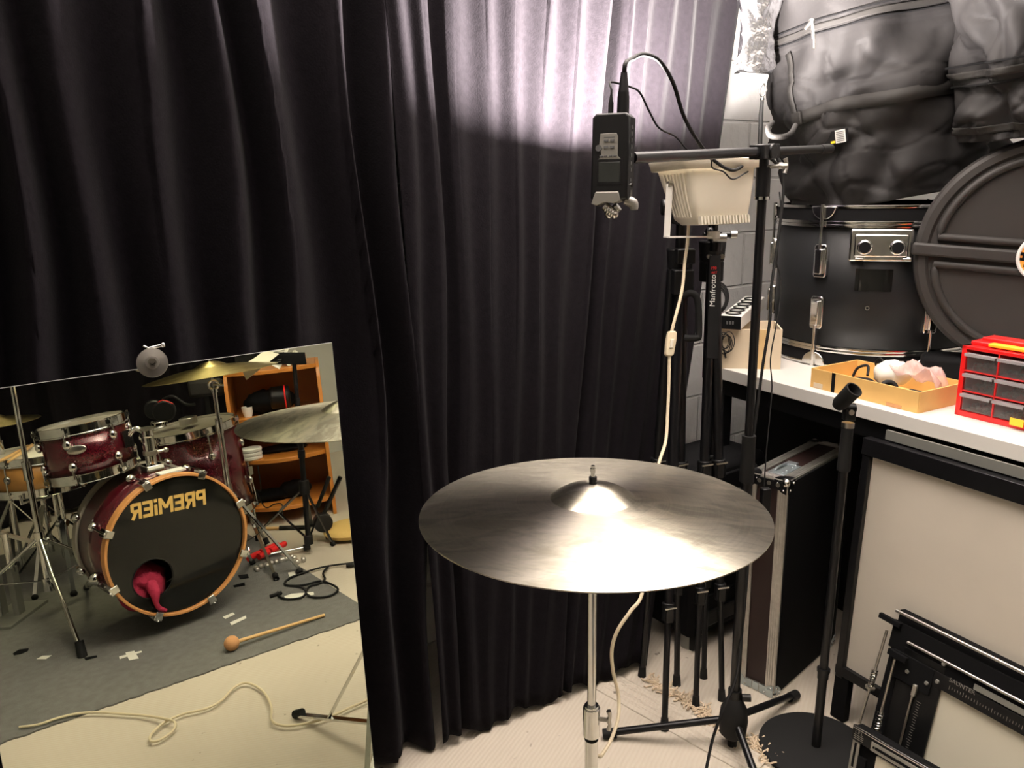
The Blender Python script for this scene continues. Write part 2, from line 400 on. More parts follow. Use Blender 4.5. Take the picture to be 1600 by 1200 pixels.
# ------------------------------------------------------------------ curtains
def curtain(name, tb, bb, ridges, amp, nu, label, deep=None, seed=1, hem=.02, z1=2.40, wav=.05, mm='velvet', cup=None, fade=1.):
    """tb/bb: (start, end) ground points of top and bottom line; ridges: positions 0..1 along it"""
    r = random.Random(seed); t0, t1 = V(tb[0]), V(tb[1]); b0, b1 = V(bb[0]), V(bb[1])
    nz = 70; P = np.zeros((nz, nu, 3)); nr = unit(np.cross(unit(t1-t0), UPZ))
    if nr @ (EYE*[1, 1, 0]-t0) < 0 and cup is None: nr = -nr
    if cup is not None: nr = cup
    ridges = sorted(ridges); ph = [r.uniform(-1, 1) for _ in ridges]; am = [r.uniform(.75, 1.15) for _ in ridges]
    deep = deep or {}
    for i in range(nz):
        f = i/(nz-1); z = hem + (z1-hem)*f
        for j in range(nu):
            u = j/(nu-1)
            base = (b0+(b1-b0)*u)*(1-f) + (t0+(t1-t0)*u)*f
            uu = u + .006*sin(3.1*z+9*u) + .004*sin(7*z+31*u)
            k = 0
            while k < len(ridges)-1 and uu > ridges[k+1]: k += 1
            if uu < ridges[0]: kk = (uu-ridges[0])/(ridges[1]-ridges[0]); k = 0; x = kk
            elif k >= len(ridges)-1: x = (uu-ridges[-1])/(ridges[-1]-ridges[-2])
            else: x = (uu-ridges[k])/(ridges[k+1]-ridges[k])
            A = amp*(am[k]*(1-min(max(x, 0), 1)) + am[min(k+1, len(am)-1)]*min(max(x, 0), 1))
            A *= (1 + .25*sin(2.2*z+ph[k]*3))*(fade+(1-fade)*min(1, z/1.9))
            c = cos(2*pi*x); off = A*(c if c > 0 else c*(deep.get(k, 1.0)))
            off += wav*.25*sin(5*z+ph[k]*3+u*4)*.3
            hz = 0
            if i < 3: hz = .012*sin(u*23)+.006*sin(u*61)
            P[i, j] = base + nr*off + UPZ*(z+max(hz, -hem*.6)*(1-i/3 if i < 3 else 0))
    mb = MB(); mb.grid(P)
    o = mb.build(name, mm, loc=((b0+b1)/2*[1, 1, 0]), smooth=180, solid=.002)
    return tag(o, label, 'curtain')
def on_line(px, z, a, b, py=0):                # fraction of a line a-b at which a picture column falls
    a = V(a); b = V(b); nn = V(b[1]-a[1], a[0]-b[0], 0); p = onpl(px, py, a, nn); d = b-a
    return float((p-a) @ d/(d @ d))
c1t = (E(-1.3, CB @ E2 - .015), onpl(604, 0, CB+E2*-.02, E2)*[1, 1, 0])
c1b = (E(-1.3, CB @ E2 + .02), V(-.20, 1.69, 0))
rd = [on_line(x, 0, *c1t) for x in (-330, -230, -130, -40, 60, 190, 310, 392, 517, 583)]
curtain('curtain', c1t, c1b, rd, .034, 420, 'black velvet curtain hanging behind the leaning mirror, the left of two', seed=3)
c2t = (onpl(600, 0, CB+E2*.035, E2)*[1, 1, 0], onpl(1160, 0, CB-E2*.13, E2)*[1, 1, 0])
c2b = (V(-.185, 1.66, 0), V(.36, 1.98, 0))
c2m = c2t; c2t = tuple(b + (m_-b)*1.32 for b, m_ in zip(c2b, c2m))
rd = [on_line(x, 0, *c2m) for x in (612, 656, 708, 762, 812, 858, 905, 950, 981, 1012, 1046, 1082, 1116, 1150)]
curtain('curtain', c2t, c2b, rd, .0085, 520, 'black velvet curtain behind the ride cymbal, strongly lit at its top, the right of two', deep={1: 4.2, 7: 8.0}, seed=5, fade=.5)
# black curtain behind the kit
ft = (E(-1.4, ef-.10), E(1.55, ef-.10))
curtain('curtain', ft, ft, [i/16+rng.uniform(-.01, .01) for i in range(17)], .03, 300, 'black curtain on the far wall behind the drum kit, seen only in the mirror', seed=9, cup=-E2)


# ------------------------------------------------------------------ leaning mirror
def onmir(px, py): return onpl(px, py, EYE+NM*MD, NM)
mTR = onmir(518.5, 535.5); mTL = onmir(0, 607); mX = unit(mTR-mTL); mY = unit(np.cross(NM, mX)); 
if mY[2] < 0: mY = -mY
WL = .56; mH = (mTR[2]-.004)/mY[2]
mc = mTR - mX*WL/2 - mY*mH/2
mroot = thing('mirror', 'tall frameless mirror leaning in front of the black curtain, reflecting a drum kit', 'mirror', (mc[0], mc[1], 0))
MB().box(mc-NM*.0035, (WL/2, mH/2, .003), [mX, mY, NM]).build('backing', 'greyb', mroot, smooth=0)
mb = MB(); mb.add([mc+mX*WL/2*a+mY*mH/2*b for a, b in ((-1, -1), (1, -1), (1, 1), (-1, 1))], [(0, 1, 2, 3)])
mb.build('reflecting_face', 'mirror', mroot, smooth=0)
mb = MB()
for a, b, q, h in ((mTR, mTR-mX*WL, .0011, 0), (mTR, mTR-mY*mH, .0011, 0), (mTR-mX*WL, mTR-mX*WL-mY*mH, .0011, 0)):
    mb.cyl(a-NM*.001, b-NM*.001, .0008, n=6)
mb.build('polished_edge', 'greyb', mroot)

# boom tilter seen over the mirror's top edge
dc = dep(238, 567, 1.165); dn = unit(-(dc-EYE)+V(0, 0, .1)); 
st = thing('cymbal_boom', 'chrome cymbal tilter disc sticking up over the top edge of the leaning mirror', 'cymbal stand', (dc[0], dc[1], 0))
X_, Y_, Z_ = frame(dn, (1, 0, 0))
dcc = dc
MB().lathe([(0, 0), (.021, 0), (.0215, .0015), (.021, .003), (.010, .004), (.0095, .008), (0, .008)], dcc, dn, 40).build('washer_disc', 'dullchrome', st)
mb = MB(); mb.cyl(dcc+dn*.006, dcc+dn*.024, .0038, .0034); mb.cyl(dcc+dn*.01, dcc+dn*.016, .0062, n=6); mb.cyl(dcc-dn*.02, dcc, .004)
mb.build('threaded_rod', 'chrome', st)
mb = MB(); w0 = dcc+Y_*.021-dn*.004
mb.cyl(w0-X_*.006, w0+X_*.014+Y_*.006, .0028); mb.cyl(w0-X_*.012+Y_*.004, w0-X_*.004, .0016); mb.sphere(w0+X_*.014+Y_*.006, .004)
mb.build('wing_screw', 'chrome', st)
pb = V(dc[0], dc[1], 0) - V(NM[0], NM[1], 0)*.13
mb = MB(); mb.tube([dcc-dn*.018, dcc-dn*.07-UPZ*.02, pb+UPZ*(dcc[2]-.16), pb+UPZ*.28], .008, 10, 6)
mb.build('pole', 'dullchrome', st)
for k in range(3):
    a = radians(40+120*k); mb = MB(); d = V(cos(a), sin(a), 0)*.16
    mb.bar(pb+UPZ*.30, pb+d*.55+UPZ*.016, .012, .006); mb.build('leg', 'dullchrome', st)

# ------------------------------------------------------------------ ride cymbal on its stand
CC = V(.115, 1.094, .854); CS = V(CC[0], CC[1], 0)
cn = unit(V(.004, .025, 1.0)); cR = .2545
def cymbal(name, label, c, n_, R, m, bell=.0, bow=.022, th=.0016, group=None):
    br = R*.245; bh = R*.085 if not bell else bell
    prof = []
    for i in range(11):
        t = i/10; prof.append((.006+(br-.006)*t, bow+bh*cos(t*pi/2)**.9*1.0 if t < 1 else bow))
    for i in range(1, 25):
        t = i/24; prof.append((br+(R-br)*t, bow*(1-t**1.35)))
    top = prof; bot = [(r, h-th) for r, h in prof][::-1]
    mb = MB()
    X, Y, Z = V(1, 0, 0), V(0, 1, 0), UPZ
    mb.lathe(top+bot, (0, 0, 0), (0, 0, 1), 128, close=True)
    o = mb.build(name, m, loc=(0, 0, 0), smooth=17)
    o.location = tuple(c); o.rotation_euler = Vector(n_).to_track_quat('Z', 'Y').to_euler()
    LOC[o.name] = tuple(c)
    return tag(o, label, 'cymbal', group)
cymbal('cymbal', 'large old grey-bronze ride cymbal on the chrome stand in the foreground', CC, cn, cR, 'cymbal', bow=.021)
s = thing('cymbal_stand', 'chrome tripod stand under the large foreground ride cymbal', 'cymbal stand', CS)
top = CC+cn*.058
MB().cyl(CC-cn*.03, top+cn*.001, .0032).cyl(top, top+cn*.012, .0028).cyl(CC+cn*.060, CC+cn*.066, .0042, n=8).build('rod', 'chrome', s)
MB().cyl(CC+cn*.038, CC+cn*.053, .0058).build('plastic_sleeve', 'rubber', s)
MB().lathe([(0, 0), (.013, 0), (.014, .004), (.013, .008), (0, .008)], CC-cn*.004, cn, 24).lathe([(.0033, 0), (.015, 0), (.015, .002), (.0033, .002)], CC-cn*.008, cn, 24).build('felt_washer', 'rubber', s)
zj = zat(CS, 1110); 
MB().cyl(CC-UPZ*.035, CS+UPZ*zj, .0068).cyl(CC-UPZ*.05, CC-UPZ*.03, .010).build('upper_tube', 'chrome', s)
mb = MB(); mb.cyl(CS+UPZ*(zj-.045), CS+UPZ*(zj+.006), .0135); mb.cyl(CS+UPZ*(zj+.004), CS+UPZ*(zj+.010), .0115)
mb.build('height_clamp', 'chrome', s, bevel=.001)
mb = MB(); q = CS+UPZ*(zj-.014); mb.cyl(q, q+V(.028, -.006, 0), .0035); qq = q+V(.026, -.006, 0)
mb.tube([qq+V(.000, 0, .017), qq+V(.002, 0, .008), qq, qq+V(.002, 0, -.008), qq+V(0, 0, -.017)], [.004, .003, .004, .003, .004], 8, 3)
mb.build('wing_nut', 'dullchrome', s)
mb = MB(); mb.cyl(CS+UPZ*.30, CS+UPZ*(zj-.03), .0105); mb.build('lower_tube', 'chrome', s)
MB().cyl(CS+UPZ*(zj-.052), CS+UPZ*(zj-.042), .0112).build('black_collar', 'rubber', s)
MB().cyl(CS+UPZ*.06, CS+UPZ*.32, .0105).cyl(CS+UPZ*.28, CS+UPZ*.33, .017).cyl(CS+UPZ*.07, CS+UPZ*.10, .016).build('base_tube', 'dullchrome', s)
foot = onz(466, 1118, .010, True); fd = unit((foot-CS)*[1, 1, 0]); fr = np.linalg.norm((foot-CS)[:2])
a0 = math.atan2(fd[1], fd[0])
for k in range(3):
    a = a0+k*2*pi/3; d = V(cos(a), sin(a), 0)
    mb = MB(); e = CS+d*fr+UPZ*.012
    mb.bar(CS+d*.018+UPZ*.075, e, .016, .006)
    mb.bar(CS+d*.018+UPZ*.30, CS+d*fr*.62+UPZ*.040, .012, .004)
    lg = mb.build('leg', 'chrome', s)
    MB().tube([CS+d*(fr-.02)+UPZ*.026, CS+d*(fr+.012)+UPZ*.010], [.010, .012], 12).build('rubber_foot', 'rubber', lg)

# ------------------------------------------------------------------ boom microphone stand
HB = V(.512, 1.652, 0)
bs = thing('microphone_stand', 'black boom microphone stand on three legs carrying the hanging sound recorder', 'microphone stand', HB)
zt = zat(HB, 237); zm1 = zat(HB, 683); zm2 = zat(HB, 752)
lean = V(.0, 0, 0)
MB().cyl(HB+UPZ*zm1, HB+UPZ*(zt+.01), .0095).build('upper_tube', 'blackm', bs)
MB().cyl(HB+UPZ*.12, HB+UPZ*(zm1-.02), .0115).build('lower_tube', 'blackm', bs)
MB().cyl(HB+UPZ*zm2, HB+UPZ*zm1, .016, .0145).cyl(HB+UPZ*(zm1-.002), HB+UPZ*(zm1+.004), .015).build('height_clutch', 'rubber', bs)
MB().cyl(HB+UPZ*zat(HB, 312), HB+UPZ*(zt-.03), .0145).build('boom_socket', 'black', bs)
MB().cyl(HB+UPZ*zat(HB, 312), HB+UPZ*zat(HB, 307), .0152).build('chrome_ring', 'chrome', bs)
zc = zt
bA = dep(1000, 246, 1.31); bC = HB+UPZ*zt; bd = unit(bC-bA); bE = bC+bd*.30
MB().cyl(bA-bd*.02, bC, .0092).build('boom_arm', 'blackm', bs)
MB().cyl(bC, bE, .0085).cyl(bE-bd*.05, bE, .010).build('boom_tail', 'rubber', bs)
X_, Y_, Z_ = frame(bd, UPZ)
MB().box(bC, (.014, .017, .032), [X_, Y_, Z_]).cyl(bC-Y_*.022, bC+Y_*.022, .015).build('boom_clamp', 'black', bs, bevel=.002)
q = bC-UPZ*.028+V(.006, -.018, 0)
MB().cyl(bC-UPZ*.03, q+V(.022, -.004, 0), .004).tube([q+V(.03, 0, .014), q+V(.034, 0, .0), q+V(.03, 0, -.014)], [.005, .003, .005], 8, 4).tube([q+V(.018, 0, .0), q+V(.034, 0, 0)], .006, 8).build('thumb_screw', 'dullchrome', bs)
# hub and legs
MB().lathe([(.0, 0), (.020, 0), (.031, .012), (.034, .045), (.031, .075), (.017, .105), (.012, .11)], HB+UPZ*.03, n=24).build('tripod_hub', 'rubber', bs, bevel=.001)
MB().cyl(HB+UPZ*.0, HB+UPZ*.05, .011).build('centre_foot', 'rubber', bs)
MB().cyl(HB+UPZ*.128, HB+UPZ*.158, .016).cyl(HB+V(.014, -.01, .142), HB+V(.034, -.012, .142), .009).build('hub_collar', 'black', bs)
for px, py in ((945, 1147), (1243, 1086), (1192, 1245)):
    f_ = onz(px, py, .012); d = unit((f_-HB)*[1, 1, 0]); mb = MB()
    mb.cyl(HB+d*.025+UPZ*.075, f_+UPZ*.003, .0088, n=14); lg = mb.build('leg', 'blackm', bs)
    MB().cyl(f_-d*.028+UPZ*.006, f_+d*.004, .0125).build('end_cap', 'rubber', lg)

# ------------------------------------------------------------------ sound recorder hanging from the boom
rc = dep(958, 246, 1.275)
yr = radians(-24)
rz = unit(V(sin(yr), -cos(yr), .06)); rx = unit(np.cross(UPZ, rz)); rx = rx if rx[0] > 0 else -rx; ry = unit(np.cross(rz, rx)); ry = ry if ry[2] > 0 else -ry
rec = thing('sound_recorder', 'black handheld sound recorder with silver microphones, hanging upside down from the boom', 'audio recorder', rc)
hw, hh, ht = .0305, .066, .0185
poly = [(-hw, -hh), (hw, -hh), (hw, hh*.90), (hw*.80, hh), (-hw*.80, hh), (-hw, hh*.90)]
MB().prism(poly, rc-rz*ht, rx, ry, rz, ht*2).build('body', 'black', rec, bevel=.003, smooth=30)
def R_(a, b, c=0): return rc+rx*a+ry*b+rz*(ht+c)
MB().prism([(-.015, -.009), (-.011, -.004), (-.012, .004), (-.015, .008), (-.013, .030), (.013, .030), (.016, .025), (.016, -.004), (.021, -.009)], R_(-.003, .005, .0), rx, ry, rz, .0012).build('button_plate', 'silver', rec, bevel=.0004)
for a, b, w_, h_ in [(-.006, .024, .0035, .002), (.004, .024, .0035, .002), (-.006, .014, .0035, .002), (.004, .014, .0035, .002)]+[(-.0135+.0075*i, .0005, .0026, .0012) for i in range(4)]:
    MB().box(R_(a, b, .002), (w_, h_, .001), [rx, ry, rz]).build('button', 'key', rec, bevel=.0004)
MB().cyl(R_(-.018, .013, .0), R_(-.018, .013, .003), .005).build('dial', 'key', rec)
MB().box(R_(0, -.024, .0), (.0175, .0155, .0012), [rx, ry, rz]).build('screen', 'screen', rec, bevel=.0005)
MB().box(R_(0, -.024, -.0004), (.0205, .0195, .0012), [rx, ry, rz]).build('screen_bezel', 'black', rec, bevel=.0005)
MB().prism([(-.027, -.013), (-.020, .006), (.018, .006), (.022, -.008), (.010, -.012), (-.005, -.010), (-.018, -.016)], R_(-.002, -.060, -.024), rx, ry, rz, .026).build('mic_mount', 'silver', rec, bevel=.0015)
for sx in (-1, 1):
    a = rc+rx*(-.010*sx)+ry*(-.076)+rz*(.004*sx); d = unit(rx*.75*sx-ry*.62)
    mb = MB(); mb.cyl(a, a+d*.021, .0075, n=18)
    for k in range(4): mb.ring(a+d*(.006+k*.0045), d, .0077, .0007, 18, 5)
    mb.sphere(a+d*.0205, .0070, 14, 8); mb.build('microphone_capsule', 'dullchrome', rec)
MB().tube([rc+rx*.022-ry*.066, rc+rx*.034-ry*.072-rz*.004, rc+rx*.036-ry*.082-rz*.004], [.008, .0085, .006], 12, 4).build('mic_guard', 'silver', rec)
sd = rc+rx*hw
for b in (.045, .035, .025, .015, .002, -.01, -.02, -.036): MB().box(sd+ry*b+rz*.004, (.0012, .0028, .0016), [rx, ry, rz]).build('side_button', 'key', rec)
MB().cyl(sd+ry*-.044, sd+ry*-.044+rx*.0015, .003).build('jack', 'chrome', rec)
MB().box(sd-ry*.056, (.0012, .005, .001), [rx, ry, rz]).build('side_label', 'silver', rec)
MB().box(R_(-.001, .0290, .0012), (.009, .0007, .0002), [rx, ry, rz]).build('printed_line', 'key', rec)
MB().tube([rc-rz*ht, rc-rz*(ht+.02)+rx*.01, bA-bd*.015], .006, 10, 4).build('mounting_screw', 'black', rec)

def cable(name, pts, r, m, label, cat='cable', k=8, plugs=()):
    mb = MB(); mb.tube(pts, r, 8, k)
    a = V(pts[0]); o = mb.build(name, m, loc=(a[0], a[1], a[2])); return tag(o, label, cat)
# plugs and cables at the recorder
tp = rc+ry*hh
xb = tp+rx*.014
c = thing('microphone_cable', 'thick black microphone cable arching from the top of the hanging recorder to the boom clamp', 'cable', tuple(xb))
MB().cyl(xb-ry*.004, xb+ry*.026, .0098, .0095).cyl(xb+ry*.026, xb+ry*.032, .0088).cyl(xb+ry*.032, xb+ry*.062, .0085, .005).build('plug', 'black', c)
pts = [xb+ry*.058, xb+ry*.075+rx*.002]
for px, py, t in ((988, 92, 1.29), (1005, 85, 1.32), (1030, 95, 1.36), (1052, 130, 1.42), (1068, 180, 1.48), (1090, 220, 1.55), (1115, 250, 1.63), (1145, 266, 1.70), (1172, 252, 1.76), (1200, 246, 1.80), (1218, 262, 1.82)): pts.append(dep(px, py, t))
MB().tube(pts, .0037, 10, 8).build('cord', 'rubber', c)
c = thing('power_cable', 'thin black cable looping from the recorder top down along the boom arm', 'cable', tuple(tp-rx*.008))
q = tp-rx*.006
MB().cyl(q, q+ry*.018, .0042).cyl(q+ry*.018, q+ry*.030, .0035, .002).build('plug', 'rubber', c)
pts = [q+ry*.028, q+ry*.038, dep(953, 129, 1.27), dep(965, 130, 1.27), dep(985, 136, 1.27), dep(1000, 145, 1.28), dep(1015, 175, 1.31), dep(1030, 200, 1.35), dep(1055, 213, 1.42), dep(1072, 232, 1.48), dep(1085, 240, 1.50), dep(1110, 248, 1.58), dep(1113, 262, 1.6), dep(1130, 268, 1.62), dep(1145, 280, 1.66), dep(1165, 270, 1.74), dep(1180, 262, 1.80)]
MB().tube(pts, .0017, 8, 6).build('cord', 'rubber', c)
# cables that hang down behind the stand pole
def hang(name, P_, r, label, m='rubber'):
    return cable(name, [dep(*p) for p in P_], r, m, label)
hang('hanging_cable', [(1213, 243, 1.80), (1222, 262, 1.80), (1224, 300, 1.81), (1215, 380, 1.82), (1205, 450, 1.82), (1203, 500, 1.82), (1192, 570, 1.83), (1183, 640, 1.84), (1176, 700, 1.85), (1172, 800, 1.85), (1167, 900, 1.85), (1158, 1000, 1.84), (1150, 1060, 1.82), (1130, 1110, 1.80), (1115, 1150, 1.80), (1104, 1200, 1.78), (1095, 1260, 1.74)], .0036, 'black cable hanging from the boom clamp down the stand pole to the floor')
hang('hanging_cable', [(1218, 300, 1.92), (1220, 340, 1.92), (1212, 400, 1.92), (1220, 440, 1.92), (1214, 500, 1.92), (1204, 560, 1.92), (1206, 610, 1.92), (1198, 700, 1.92), (1194, 760, 1.92)], .0017, 'thin black cable hanging before the upright bass drum, ending in a small adapter')
o = MB(); a = dep(1195, 790, 1.92); o.box(a, (.011, .009, .045), [unit(V(1, .2, 0)), unit(V(-.2, 1, 0)), UPZ])
tag(o.build('power_adapter', 'black', bevel=.003), 'small black adapter block hanging at the end of the thin cable', 'adapter')

# ------------------------------------------------------------------ white flood lamp on camera tripods
LP = dep(1106, 300, 1.80)
lx = unit(V(.93, .37, 0)); lz = unit(V(-.15, -.02, 1)); ly = unit(np.cross(lz, lx))   # lz: way the glass looks
lamp = thing('flood_lamp', 'white plastic flood lamp tilted up on top of the folded tripods', 'lamp', LP-UPZ*.10)
mb = MB(); rings = []
for hgt, wx, wy in ((-.073, .058, .038), (-.060, .072, .046), (-.02, .080, .054), (.045, .090, .066), (.052, .092, .068)):
    rr = []
    for k in range(32):
        t = 2*pi*k/32; cx_, cy_ = cos(t), sin(t); e = .20
        rr.append(LP+lz*hgt+lx*wx*np.sign(cx_)*abs(cx_)**e+ly*wy*np.sign(cy_)*abs(cy_)**e)
    rings.append(rr)
mb.grid(np.array(rings), closed=True); n0 = len(mb.v); mb.f.append(tuple(range(32)))
mb.build('housing', 'lampw', lamp, smooth=35)
mb = MB(); rr = []
for hgt, g in ((.048, 1.06), (.068, 1.10), (.070, 1.02), (.058, .96)):
    ring = []
    for k in range(32):
        t = 2*pi*k/32; cx_, cy_ = cos(t), sin(t); e = .25
        ring.append(LP+lz*hgt+lx*.097*g*np.sign(cx_)*abs(cx_)**e+ly*.072*g*np.sign(cy_)*abs(cy_)**e)
    rr.append(ring)
mb.grid(np.array(rr), closed=True); mb.build('rim', 'lampw', lamp, smooth=35, solid=.003)
MB().cyl(LP+lz*.022-lx*.05, LP+lz*.022+lx*.05, .006).build('halogen_tube', 'glow', lamp)
MB().box(LP+lz*.004, (.066, .042, .002), [lx, ly, lz]).build('reflector', 'alu', lamp)
lq = LP+lz*.042
area('flood_lamp_light', lq, FLT, .10, FLP, (1, .91, .87), .05)
for sgn in (-1,):
    for k in range(7):
        y_ = -.045+.013*k
        MB().tube([LP+lx*sgn*.0915+ly*y_+lz*.040, LP+lx*sgn*.083+ly*y_*.85+lz*-.02, LP+lx*sgn*.076+ly*y_*.8+lz*-.055], .0022, 6).build('cooling_rib', 'lampw', lamp)
mb = MB()
for k in range(16): mb.box(LP-ly*.050+lx*(-.062+.0083*k)-lz*.062, (.0022, .006, .009), [lx, ly, lz])
mb.build('vent_row', 'lampw', lamp)
mb = MB(); bl = LP-lx*.098; 
mb.bar(bl+lz*.02, LP-lx*.105-UPZ*.095, .014, .003, up=V(0, 1, 0)); mb.bar(LP-lx*.107-UPZ*.096, LP+lx*.02-UPZ*.100, .022, .003)
mb.build('bracket', 'white', lamp); MB().cyl(bl+lz*.02-lx*.004, bl+lz*.02+lx*.008, .006).build('bracket_screw', 'dullchrome', lamp)
MB().cyl(LP+lx*.02-UPZ*.104, LP+lx*.02-UPZ*.088, .015).build('tripod_plate', 'white', lamp)

cd = thing('lamp_cord', 'cream lamp cord with an inline switch running from the flood lamp to the floor', 'cord', tuple(dep(1048, 537, 1.80)))
P_ = [(1076, 348, 1.86), (1074, 380, 1.84), (1070, 410, 1.83), (1067, 445, 1.82), (1062, 470, 1.81), (1054, 500, 1.80), (1049, 520, 1.80)]
MB().tube([dep(*p) for p in P_], .0036, 8, 6).build('upper_cord', 'cordw', cd)
a = dep(1050, 518, 1.80); b = dep(1045, 556, 1.80); d = unit(b-a); xx = unit(V(1, .15, 0)); zz = unit(np.cross(xx, d))
mb = MB(); mb.prism([(-.010, .0), (-.0065, -.001), (.0065, -.001), (.010, .004), (.0115, .02), (.010, .052), (.006, .056), (-.006, .056), (-.010, .052), (-.0115, .02)], a-zz*.007, xx, d, zz, .014)
sw = mb.build('inline_switch', 'cordw', cd, bevel=.003)
f0 = 1 if zz[1] < 0 else -1
MB().box((a+b)/2+zz*f0*.008, (.0035, .010, .0025), [xx, d, zz]).build('rocker', 'lampw', sw, bevel=.001)
P_ = [(1046, 555, 1.80), (1045, 600, 1.80), (1043, 650, 1.79), (1040, 690, 1.77), (1030, 722, 1.72), (1022, 760, 1.68), (1014, 850, 1.62), (1003, 928, 1.58), (985, 955, 1.56), (965, 985, 1.55), (956, 1015, 1.55), (958, 1050, 1.55), (966, 1085, 1.55), (966, 1120, 1.53), (955, 1155, 1.50), (940, 1180, 1.47), (925, 1200, 1.44)]
pts = [dep(*p) for p in P_]
pts += [V(.10, 1.22, .06), V(.10, 1.08, .012)]
for px, py in ((600, 1090), (560, 1100), (520, 1118), (480, 1130), (445, 1134), (425, 1126), (424, 1105), (415, 1085), (400, 1072), (382, 1067), (365, 1075), (345, 1095), (322, 1107), (285, 1116), (255, 1130), (236, 1148), (236, 1158), (250, 1156), (270, 1142), (274, 1130), (262, 1124), (225, 1118), (185, 1115), (150, 1113), (120, 1115), (90, 1122), (60, 1132), (30, 1136)): pts.append(onz(px, py, .012 if px not in (274, 262) else .02, True))
MB().tube(pts, .0036, 8, 6).build('lower_cord', 'cordw', cd)

# ------------------------------------------------------------------ two folded camera tripods
def tripod(label, top, feet, r, head, txt=False):
    root = thing('camera_tripod', label, 'tripod', (top[0], top[1], 0), 'folded black camera tripods')
    top = V(top)
    MB().cyl(top, top+UPZ*.05, .030, .034, n=20).cyl(top-UPZ*.05, top, .030).build('shoulder', 'black', root, bevel=.003)
    MB().cyl(top-UPZ*.30, top+UPZ*.11, .0125).build('centre_column', 'blackm', root)
    for f_ in feet:
        f_ = V(f_); d = f_-top; a = top+unit(d*[1, 1, 0])*.024; L_ = f_-a
        lg = MB().cyl(a-UPZ*.0, a+L_*.46, r).build('leg', 'blackm', root)
        MB().cyl(a+L_*.43, a+L_*.75, r*.78).cyl(a+L_*.72, a+L_, r*.60).build('lower_section', 'blackm', lg)
        for t, s_ in ((.455, 1.45), (.74, 1.2)):
            mb = MB(); q = a+L_*t; mb.cyl(q-unit(L_)*.022, q+unit(L_)*.022, r*s_, n=14); mb.box(q-V(.0, r*s_, 0), (.009, .006, .02)); mb.build('leg_lock', 'black', lg, bevel=.002)
            MB().bar(q-V(.012, r*s_+.006, -.018), q-V(-.016, r*s_+.006, -.022), .004, .003).build('lock_lever', 'dullchrome', lg)
        MB().cyl(f_, f_+unit(-L_)*.03, r*.85, r*.7).build('rubber_foot', 'rubber', lg)
    MB().box(top+UPZ*.14, (.028, .030, .03)).cyl(top+V(-.05, 0, .15), top+V(.05, 0, .15), .020).build('tripod_head', 'black', root, bevel=.004)
    return root
tA = dep(1062, 420, 1.98); tB = dep(1112, 408, 2.0)
ta = tripod('folded black camera tripod with a carrying handle, under the flood lamp', tA, [onz(1003, 1056, .0), onz(1038, 1140, .0), (.43, 1.90, 0)], .0135, 1)
h = dep(1078, 400, 1.93)
MB().tube([dep(1068, 463, 1.92), dep(1080, 458, 1.91), dep(1090, 470, 1.91), dep(1092, 520, 1.92), dep(1088, 528, 1.92), dep(1070, 528, 1.93)], .0085, 10, 6).build('handle', 'rubber', ta)
MB().box(dep(1070, 400, 1.92), (.022, .02, .018)).box(dep(1066, 440, 1.93), (.024, .022, .03)).build('clamp_block', 'black', ta, bevel=.003)
tb = tripod('folded black camera tripod with white and red lettering on its leg', tB, [onz(1087, 1104, .0), onz(1128, 1094, .0), (.51, 1.93, 0)], .0125, 1)
a = dep(1118, 379, 1.93)
MB().cyl(a-UPZ*.02, a+UPZ*.025, .014).cyl(a+V(-.03, 0, .018), a+V(.035, 0, .018), .007).sphere(a+V(-.015, 0, .025), .012).build('leg_joint', 'blackm', tb)
MB().cyl(a+V(.035, 0, .018), a+V(.050, 0, .018), .0095).cyl(a+V(-.012, -.016, .012), a+V(.02, -.016, .012), .010).build('lock_knob', 'dullchrome', tb)
for sx in (-.018, .012): MB().cyl(a+V(sx, -.012, -.032), a+V(sx, -.024, -.032), .006).build('bolt', 'dullchrome', tb)
t1 = dep(1113, 478, 1.90); t2 = dep(1115, 428, 1.90); tx = unit(t2-t1); ty = unit(np.cross(V(.1, -1, 0), tx))
MB().bar(dep(1112, 560, 1.915), dep(1117, 400, 1.915), .026, .010, up=V(0, 1, 0)).build('label_band', 'black', tb)
text_mesh('Manfrotto', .0185, (t1+t2)/2+V(-.003, -.012, 0), tx, ty, 'brand_print', 'wtext', tb, .0003)
text_mesh('190', .010, dep(1115, 419, 1.885), unit(V(1, .1, 0)), UPZ, 'model_print', 'redtext', tb, .0003)
text_mesh('ART', .0075, dep(1116, 426, 1.885), unit(V(1, .1, 0)), UPZ, 'model_print', 'redtext', tb, .0003)

# ------------------------------------------------------------------ table and what stands on it
tu0 = toT(onz(1083, 575, TZ))[0]
k1 = meet(eb); ulo = max(tu0, toT(Pbr)[0]+.02); uhi = 1.95
tbl = thing('table', 'long white table with black underframe along the brick wall, loaded with drums and boxes', 'table', TP((ulo+uhi)/2, .45, -TZ))
MB().box(TP((ulo+uhi)/2, .45, -.017), ((uhi-ulo)/2, .45, .017), [TU, TV, UPZ]).build('tabletop', 'white', tbl, bevel=.0015)
mb = MB()
for v_ in (.03, .87): mb.box(TP((ulo+uhi)/2, v_, -.055), ((uhi-ulo)/2-.02, .014, .027), [TU, TV, UPZ])
for u_ in (ulo+.03, uhi-.03): mb.box(TP(u_, .45, -.055), (.014, .41, .027), [TU, TV, UPZ])
mb.build('underframe', 'blackm', tbl)
for u_ in (ulo+.03, uhi-.03):
    for v_ in (.03, .87): MB().box(TP(u_, v_, -TZ/2-.03), (.016, .016, TZ/2-.03), [TU, TV, UPZ]).build('leg', 'blackm', tbl, bevel=.001)

